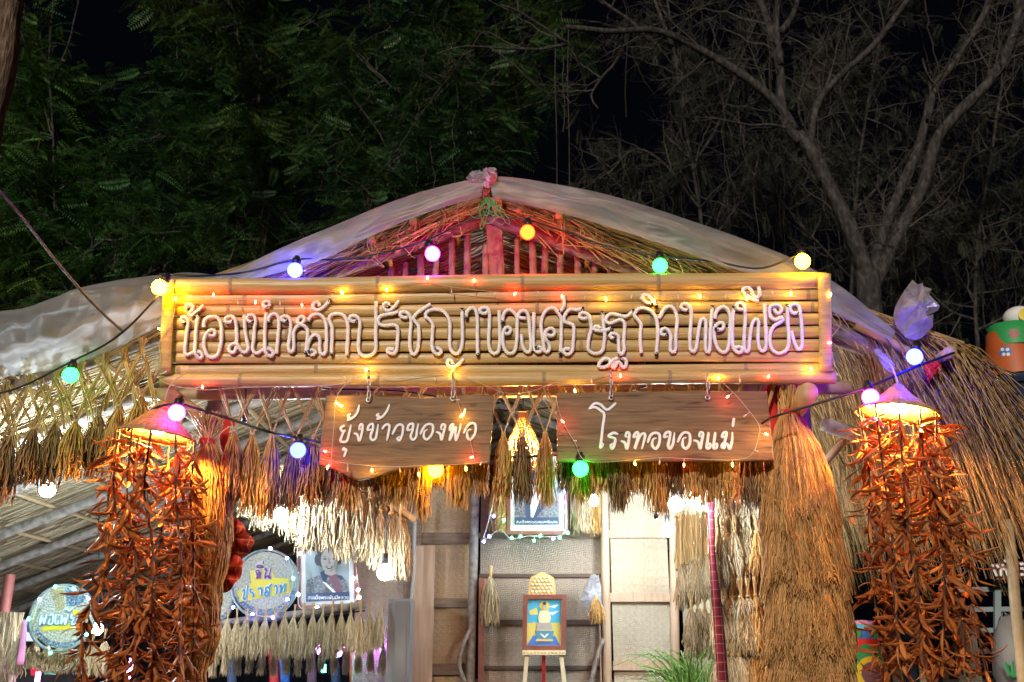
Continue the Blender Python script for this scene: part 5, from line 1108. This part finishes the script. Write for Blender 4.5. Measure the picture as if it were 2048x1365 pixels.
b = MB(); cylpatch(b, c0, rr + .012, -pi / 2, cz, .085, 0); b.build('flower_eye', 'c_plum', pl)
b = MB(); cylpatch(b, c0, rr + .006, -pi / 2 + .6, z(1266), .05, 0); cylpatch(b, c0, rr + .006, -pi / 2 - .7, z(1266), .04, 0); b.build('leaf_spots', 'c_green', pl)
for i, (x0, x1, c) in enumerate(((1600, 1618, 'c_red'), (1630, 1646, 'c_pink'))): pass
for x, Y, w, m, lab in ((1475, 8.9, 24, 'c_orange', 'orange banner behind the rice screen'), (1500, 9.0, 24, 'c_blue', 'blue banner behind the rice screen'), (1525, 8.8, 24, 'c_red', 'red banner behind the rice screen')):
    q = pxs([(x - w / 2, 1300), (x + w / 2, 1300), (x + w / 2, 1420), (x - w / 2, 1420)], Y); tag(MB().hexa(q, q + (0, .01, 0)).build('banner', m, smooth=False, loc=q[3]), lab, 'banner')
fs = thing('lattice_fence', 'pale green slatted stall fence at the far right', 'fence', tuple(P(1990, 1420, 9.5)))
for y in (1176, 1216, 1258, 1300, 1345): 
    q = pxs([(1880, y), (2120, y - 4), (2120, y + 6), (1880, y + 9)], 9.5); MB().hexa(q, q + (0, .03, 0)).build('slat', 'c_greyblue', fs, False)
for x in (1885, 1990, 2085):
    q = pxs([(x, 1150), (x + 12, 1150), (x + 14, 1420), (x, 1420)], 9.46); MB().hexa(q, q + (0, .035, 0)).build('upright', 'c_greyblue', fs, False)
wp = MB(); a, c = P(1900, 1212, 9.0), P(1976, 1440, 9.0); wp.box((a[0], 9.0, 0), (c[0], 9.03, a[2])); tag(wp.build('woven_screen', 'weave_grey', smooth=False, loc=(a[0], 9, 0)), 'grey woven bamboo screen behind the right lantern strings', 'screen')
a, c = P(1768, 1200, 9.4), P(1850, 1440, 9.4); tag(MB().box((a[0], 9.4, 0), (c[0], 9.43, a[2])).build('woven_screen', 'weave_grey', smooth=False, loc=(a[0], 9.4, 0)), 'grey board screen between the painted pillar and the right lantern', 'screen')
for x0, x1, m, lab in ((1838, 1846, 'c_cream', 'cream post behind the right lantern strings'), (1818, 1826, 'c_navy', 'dark blue post behind the right lantern strings'), (1862, 1880, 'c_black', 'black post behind the right lantern strings')):
    a, c = P(x0, 1175, 9.2), P(x1, 1440, 9.2); tag(MB().box((a[0], 9.2, 0), (c[0], 9.26, a[2])).build('stall_post', m, smooth=False, loc=(a[0], 9.2, 0)), lab, 'post')
po = MB().tubes(spline(pxs([(2014, 1040), (2024, 1120), (2030, 1200), (2052, 1420)], 7.8), n=16), .04, 12, cap=True); tag(po.build('stall_post', 'bamboo_pole', loc=P(2050, 1420, 7.8)), 'leaning bamboo post at the right edge of the photo', 'post')
ps = thing('stall_sign', 'white lettered sign with brown outlines, partly hidden by straw at the right edge', 'sign', tuple(P(2015, 1160, 9.2)))
W3 = ["400,560 410,620", "430,680 500,830", "490,570 540,640", "590,830 600,690 690,680 760,830", "620,560 650,600", "670,500 720,460", "1020,560 1110,550", "1030,660 1090,655 1090,690", "1040,800 1110,790"]
for wk in (W3[:3], W3[3:6], W3[6:]): brush(wk, (1950, 1080), 98 / 1115, 9.5, 9.2, .0, .05).build('letter_outline', 'c_brick', ps)
for wk in W3: brush([wk], (1950, 1080), 98 / 1115, 5.0, 9.2, .03, .05).build('letter', 'paint', ps)
q = pxs([(1983, 1128), (2070, 1122), (2070, 1158), (1988, 1160)], 9.24); MB().hexa(q, q + (0, .02, 0)).build('backing', 'c_brick', ps, False)
bs = MB(); r2 = np.random.default_rng(4); bs.ball(P(2035, 1330, 8.8), .26, 18, 14, (.8, .5, 1.6)); 
bs.v[-1] = bs.v[-1] + r2.normal(0, .012, bs.v[-1].shape); tag(bs.build('grey_stone', 'c_stone', loc=P(2035, 1420, 8.8)), 'grey stone slab with a green painted mark at the right edge', 'stone')
GM = brush(["2010,1325 2018,1345 2030,1352 2042,1338 2040,1320", "2024,1322 2026,1350"], (0, 0), 1, 6, 8.60, .0, .1)
gm_ = GM.build('green_mark', 'c_green', bpy.data.objects['grey_stone'])
# coloured pot-like tower beyond the thatch
Yj = 9.0; jt = P(2008, 690, Yj); ju = mpp(690, Yj); tw = thing('painted_tower', 'painted orange and green tower with blue and white spots beyond the thatch', 'tower', (jt[0], Yj, 0))
zz = lambda y: P(2022, y, Yj)[2]
MB().lathe([(30 * ju, 0), (30 * ju, zz(770)), (50 * ju, zz(768)), (52 * ju, zz(758))], (jt[0] + .06, Yj, 0), 32).build('base', 'c_navy', tw)
MB().lathe([(56 * ju, zz(758)), (55 * ju, zz(740)), (44 * ju, zz(690)), (40 * ju, zz(668)), (.001, zz(667))], (jt[0] + .05, Yj, 0), 32).build('body', 'c_orange', tw)
MB().lathe([(45.6 * ju, zz(700)), (43 * ju, zz(678)), (41 * ju, zz(655)), (.001, zz(654))], (jt[0] + .07, Yj - .02, 0), 32).build('green_band', 'c_green', tw)
MB().ball((jt[0] + .16, Yj - .04, zz(640)), 30 * ju, 20, 14, (1, 1, .8)).build('top', 'c_white', tw)
b = MB(); cj = np.array([jt[0] + .05, Yj, 0])
cylpatch(b, cj, 51 * ju, -pi / 2 - .66, zz(717), .055, 0); b.build('spot', 'c_blue', tw)
b = MB()
for dx, dz in ((-.02, .03), (.022, .022), (-.015, -.018), (.022, -.024)): cylpatch(b, cj, 51.8 * ju, -pi / 2 - .66 + dx / (51 * ju), zz(717) + dz, .016, 0)
b.build('spot_petals', 'c_white', tw)
b = MB(); cylpatch(b, np.array([jt[0] + .07, Yj - .02, 0]), 44.5 * ju, -pi / 2 - .35, zz(682), .045, 0); b.build('spot', 'c_brick', tw)
b = MB(); cylpatch(b, np.array([jt[0] + .16, Yj - .04, 0]), 31 * ju, -pi / 2 - .1, zz(642), .06, 0); b.build('spot', 'c_yellow', tw)

# ------------------------------------------------------------------ trees
def limb(b, pts, Y, w0, w1, k=9, dY=0.0, wob=.0, seed=0):
    q = spline(pxs(pts, Y), step=.10); n = len(q); r = np.random.default_rng(seed)
    q = q + wob * np.cumsum(r.normal(0, 1, q.shape), 0) / math.sqrt(n); q[:, 1] += np.linspace(0, dY, n)
    m = mpp(pts[0][1], Y); rad = np.linspace(w0, w1, n) * m / 2 * (1 + .05 * np.sin(np.arange(n) * .7 + seed)) * (1 + r.normal(0, .02, n))
    b.tubes(q, rad, k, cap=True); return q
def twigs(b, q, n, L, r0, depth, seed, down=.0, frac=.15):
    'side twigs growing out of the polyline q; returns their tips'
    r = np.random.default_rng(seed); tips = []
    for i in range(n):
        j = int((frac + (1 - frac) * r.random()) * (len(q) - 1)); p = q[j]; T = unit(q[min(j + 1, len(q) - 1)] - q[max(j - 1, 0)])
        d = unit(T * .5 + r.normal(0, .75, 3) * (1, .7, 1) + (0, 0, .15 - down)); l = L * r.uniform(.45, 1.15); m = 8
        st = np.cumsum(d * l / m + r.normal(0, .12 * l / m, (m, 3)) + np.array([0, 0, -down * l / m * .5]), 0); w = np.vstack([p, p + st])
        b.tubes(w, r0 * np.linspace(1, .3, m + 1), 5 if r0 > .008 else 3); tips.append(w)
        if depth > 0: tips += twigs(b, w, 4, L * .55, r0 * .5, depth - 1, seed * 7 + i + 1, down)
    return tips
def frond_template(pairs=11, L=.36, lw=.017, ll=.062):
    v, f = [], []
    for i in range(pairs):
        s = L * (.12 + .88 * i / pairs); k = ll * math.sin(math.pi * (.18 + .72 * (i + 1) / (pairs + 1))) + .012; dz = -.35 * (s / L) ** 2 * L
        for sg in (-1, 1):
            o = len(v); v += [(s, 0, dz), (s + k * .35 + lw * .4, sg * k * .5, dz - .004), (s + k * .40, sg * k, dz - .012), (s + k * .35 - lw * .7, sg * k * .55, dz - .004)]; f.append((o, o + 1, o + 2, o + 3))
    return np.array(v), np.array(f)
FT = [frond_template(), frond_template(8, .26, .022, .055), frond_template(13, .42, .015, .05)]
def fronds(base, az, el, sc, roll, tmpl):
    v, f = FT[tmpl]; ca, sa, ce, se, cr, sr = np.cos(az), np.sin(az), np.cos(el), np.sin(el), np.cos(roll), np.sin(roll)
    X = np.stack([ca * ce, sa * ce, se], -1); Yv = np.stack([-sa, ca, 0 * ca], -1); Z = np.cross(X, Yv)
    Y2 = Yv * cr[:, None] + Z * sr[:, None]; Z2 = -Yv * sr[:, None] + Z * cr[:, None]
    w = base[:, None] + sc[:, None, None] * (v[None, :, :1] * X[:, None] + v[None, :, 1:2] * Y2[:, None] + v[None, :, 2:] * Z2[:, None])
    n = len(base); F4 = (f[None] + (np.arange(n) * len(v))[:, None, None]).reshape(-1, 4); return w.reshape(-1, 3), F4
def crown(th, where, n, m, seed, sc=(.7, 1.25), spray=4, el=(-.7, .35)):
    r = np.random.default_rng(seed); pts = []
    while len(pts) < n:
        w = where[r.integers(len(where))]; pts.append(w[r.integers(len(w) // 2, len(w))] + r.normal(0, .09, 3))
    pts = np.array(pts); base = np.repeat(pts, spray, 0) + r.normal(0, .07, (n * spray, 3)); k = len(base)
    b = MB(); az = np.repeat(r.uniform(0, 6.28, n), spray) + r.normal(0, .9, k)
    for t in range(3):
        i = np.arange(k) % 3 == t; b.add(*fronds(base[i], az[i], r.uniform(*el, k)[i], r.uniform(*sc, k)[i], r.normal(0, .5, k)[i], t))
    return b.build('crown', m, th)
def tree(label, limbs, n_tw, L, Y, seed, leaf, nleaf, bark='bark', depth=1, down=.0, r0=.014, sc=(.7, 1.25), spray=4, name='leafy_tree', vines=0, el=(-.7, .35), foot=None):
    th = thing(name, label, 'tree', (P(limbs[0][0][0][0], limbs[0][0][0][1], Y)[0], Y, 0)); b = MB(); tw = MB(); tips = []; r = np.random.default_rng(seed)
    for i, (pts, w0, w1, dY) in enumerate(limbs):
        q = limb(b, pts, Y, w0, w1, 10 if w0 > 12 else 6, dY, .01, seed + i)
        k = max(1, int(n_tw * len(q) / 30)) if n_tw else 0
        tips += twigs(tw, q, k, L, r0, depth, seed * 13 + i, down)
    if foot: x = P(*foot, Y); b.tubes(spline([x, (x[0] - .1, Y, x[2] * .5), (x[0] - .15, Y, -.1)], n=14), np.linspace(limbs[0][1] * mpp(foot[1], Y) / 2, limbs[0][1] * mpp(foot[1], Y) * .6, 14), 12)
    b.build('trunk', bark, th); tips and tw.build('twigs', 'twig', th)
    if nleaf: crown(th, tips, nleaf, leaf, seed + 5, sc, spray, el)
    if vines:
        v = MB()
        for i in range(vines):
            t = tips[r.integers(len(tips))][-1]; l = r.uniform(.8, 2.6); m = 14
            v.tubes(np.stack([t[0] + np.cumsum(r.normal(0, .02, m)), t[1] + np.cumsum(r.normal(0, .015, m)), t[2] - np.linspace(0, l, m)], -1), .0055, 4)
        v.build('vines', 'twig', th)
    return th
# leafy trees on the left
tree('dense bright green feathery tree at the left, just above the plastic sheet', [([(60, 700), (70, 560), (100, 420), (110, 280)], 18, 5, 0), ([(70, 560), (30, 470), (-20, 380)], 10, 4, -.4), ([(90, 470), (180, 380), (210, 250)], 9, 4, .5), ([(80, 600), (190, 520), (290, 470)], 9, 4, -.4), ([(110, 330), (95, 220), (90, 120)], 5, 2, 0), ([(80, 560), (20, 540), (-60, 520)], 8, 3, -.3), ([(75, 600), (150, 590), (260, 580), (360, 540)], 8, 3, -.3)],
     16, 1.15, 11.5, 31, 'leaf_lit', 800, depth=1, sc=(.8, 1.35))
tree('tall feathery tree with forked grey branches, upper left of the roof', [([(540, 700), (525, 480), (515, 320), (525, 60), (520, -60)], 12, 8, 0), ([(526, 62), (470, 145), (440, 150), (410, 170)], 6, 3, -.3), ([(526, 62), (580, 120), (620, 150), (640, 210)], 6, 3, .2), ([(520, 36), (440, 72), (340, 74)], 6, 2, -.4), ([(440, 72), (410, 130), (395, 170)], 4, 2, -.4), ([(500, 95), (460, 145)], 5, 3, -.3), ([(515, 320), (420, 260), (330, 200)], 7, 3, .3), ([(520, 480), (400, 420), (330, 330)], 7, 3, .3), ([(520, 400), (610, 330), (690, 260)], 7, 3, .4), ([(530, 560), (440, 520), (370, 500)], 7, 3, .2), ([(530, 600), (620, 520), (700, 450)], 7, 3, .2), ([(522, 200), (620, 120), (700, 40)], 6, 3, .4), ([(520, 300), (450, 330), (390, 340)], 5, 3, -.2)],
     13, 1.25, 13.0, 33, 'leaf', 1050, depth=1, sc=(.85, 1.4))
tree('dark feathery tree hanging over the roof ridge from above', [([(700, 560), (760, 400), (800, 250), (850, 100), (900, -60)], 12, 6, 0), ([(800, 250), (900, 180), (1010, 190)], 7, 3, -.2), ([(760, 400), (680, 350), (640, 300)], 6, 3, .2), ([(820, 200), (740, 130), (680, 60)], 6, 3, .2), ([(780, 330), (870, 270), (960, 250), (1060, 260)], 7, 3, -.2), ([(850, 100), (940, 60), (1030, 60)], 6, 3, 0), ([(770, 370), (850, 340), (900, 310)], 6, 3, -.1), ([(720, 500), (760, 450), (800, 400)], 6, 3, -.1)],
     13, 1.15, 12.5, 37, 'leaf', 820, depth=1, sc=(.8, 1.3), vines=10)
tree('thin bare sapling with a few leaves against the black sky at upper left', [([(110, 420), (105, 250), (98, 120), (110, -40)], 5, 3, 0), ([(98, 130), (60, 60), (40, -30)], 4, 2, 0), ([(104, 160), (140, 80), (165, -30)], 4, 2, 0)], 5, .7, 11.0, 41, 'leaf', 40, depth=0, name='sapling')
tree('rough brown tree trunk cropped by the upper left corner', [([(-70, 620), (-48, 400), (-22, 230), (3, 110), (22, -80), (60, -480), (90, -1100)], 62, 84, 0)], 0, .5, 7.5, 43, 'leaf', 0, 'bark_brown', name='tree_trunk', foot=(-34, 620))
# the big forked bare tree at the right
tree('large grey bare tree forking widely on the right, behind the plastic sheet', [
    ([(1742, 640), (1740, 590), (1738, 545)], 52, 49, 0), ([(1738, 560), (1712, 490), (1690, 440), (1655, 370), (1620, 305), (1592, 268)], 36, 26, 0), ([(1600, 285), (1566, 225), (1562, 140), (1545, 60), (1512, -40)], 22, 15, .1), ([(1562, 130), (1556, 60), (1562, -40)], 13, 9, .1), ([(1562, 65), (1590, 20), (1612, -40)], 14, 9, .2),
    ([(1590, 262), (1560, 220), (1500, 172), (1420, 128), (1340, 92), (1290, 84), (1215, 92), (1130, 88)], 20, 10, -.3), ([(1135, 88), (1090, 70), (1040, 50), (1000, 45)], 9, 4, -.3), ([(1135, 90), (1080, 108), (1010, 118), (930, 126), (880, 150)], 8, 3, -.4), ([(1300, 84), (1260, 50), (1200, 10), (1160, -30)], 9, 5, -.1), ([(1345, 95), (1320, 30), (1290, -40)], 9, 6, 0), ([(1250, 92), (1225, 140), (1200, 170), (1178, 215), (1190, 245)], 8, 3, -.3),
    ([(1618, 302), (1640, 200), (1690, 135), (1760, 70), (1840, -40)], 15, 12, .3), ([(1742, 580), (1765, 470), (1800, 385), (1838, 300), (1855, 240), (1880, 160), (1925, 100), (1975, 20), (2000, -40)], 24, 15, .2), ([(1748, 575), (1790, 480), (1840, 380), (1865, 290), (1905, 240), (1965, 180), (2010, 100), (2035, -40)], 29, 17, -.2), ([(1855, 240), (1862, 180), (1850, 110)], 7, 4, .1), ([(1965, 180), (2020, 110), (2080, 60)], 14, 8, 0), ([(1592, 262), (1550, 252), (1500, 256), (1440, 250)], 8, 3, -.1)],
     9, .9, 10.0, 47, 'leaf_dim', 60, name='bare_tree', depth=2, r0=.010, sc=(.5, .8), spray=2, foot=(1742, 640))
# scrubby bare trees behind
for i, (lab, Y, limbs, nl) in enumerate((
    ('tangle of thin vines and twigs behind the ridge, right of the black gap', 13.0, [([(1420, 600), (1400, 420), (1370, 250), (1345, 80), (1330, -40)], 9, 5, 0), ([(1400, 420), (1330, 330), (1270, 300), (1210, 360)], 6, 3, 0), ([(1385, 330), (1440, 240), (1480, 120), (1530, 0)], 6, 3, .3), ([(1410, 500), (1480, 400), (1520, 330)], 6, 3, .2), ([(1412, 540), (1320, 450), (1240, 400)], 6, 3, -.2)], 260),
    ('thicket of bare twigs and pale leaves seen through the fork of the big bare tree', 13.5, [([(1700, 640), (1710, 420), (1730, 250), (1760, 90), (1790, -40)], 8, 4, 0), ([(1710, 420), (1800, 330), (1850, 260)], 6, 3, 0), ([(1715, 380), (1640, 300), (1600, 200), (1650, 60)], 6, 3, .2), ([(1705, 520), (1780, 460), (1830, 440)], 6, 3, 0), ([(1725, 280), (1680, 180), (1700, 40)], 5, 3, 0), ([(1705, 560), (1620, 470), (1560, 400)], 5, 3, 0)], 330),
    ('dark thicket of bare twigs at the far right', 12.5, [([(1960, 760), (1950, 600), (1960, 450), (1985, 300), (2010, 150), (2060, 0)], 9, 5, 0), ([(1950, 600), (1880, 520), (1800, 480), (1740, 500)], 7, 3, -.2), ([(1955, 520), (2030, 430), (2080, 400)], 6, 3, 0), ([(1952, 640), (1900, 620), (1840, 560)], 6, 3, 0), ([(1958, 480), (1900, 400), (1880, 330)], 6, 3, 0), ([(1955, 660), (2040, 620), (2090, 610)], 6, 3, 0)], 260))):
    tree(lab, limbs, 20, 1.1, Y, 53 + i * 4, 'leaf_dim', int(nl * 1.3), name='scrub_tree', depth=2, down=.12, r0=.009, sc=(.55, .95), spray=3, vines=26, el=(-1.3, -.2))
for i, (x, y1, Y, lab) in enumerate(((1112, 368, 11.5, 'long thin vine hanging down to the ridge, the left one of two'), (1137, 372, 11.5, 'long thin vine hanging down to the ridge, the right one of two'))):
    tag(MB().tubes(spline(pxs([(x, 60), (x - 2, 160), (x + 1, 260), (x + 2, y1), (x + 2, y1 + 30)], Y), n=30), .006, 5).build('hanging_vine', 'twig', loc=P(x, y1, Y)), lab, 'vine')
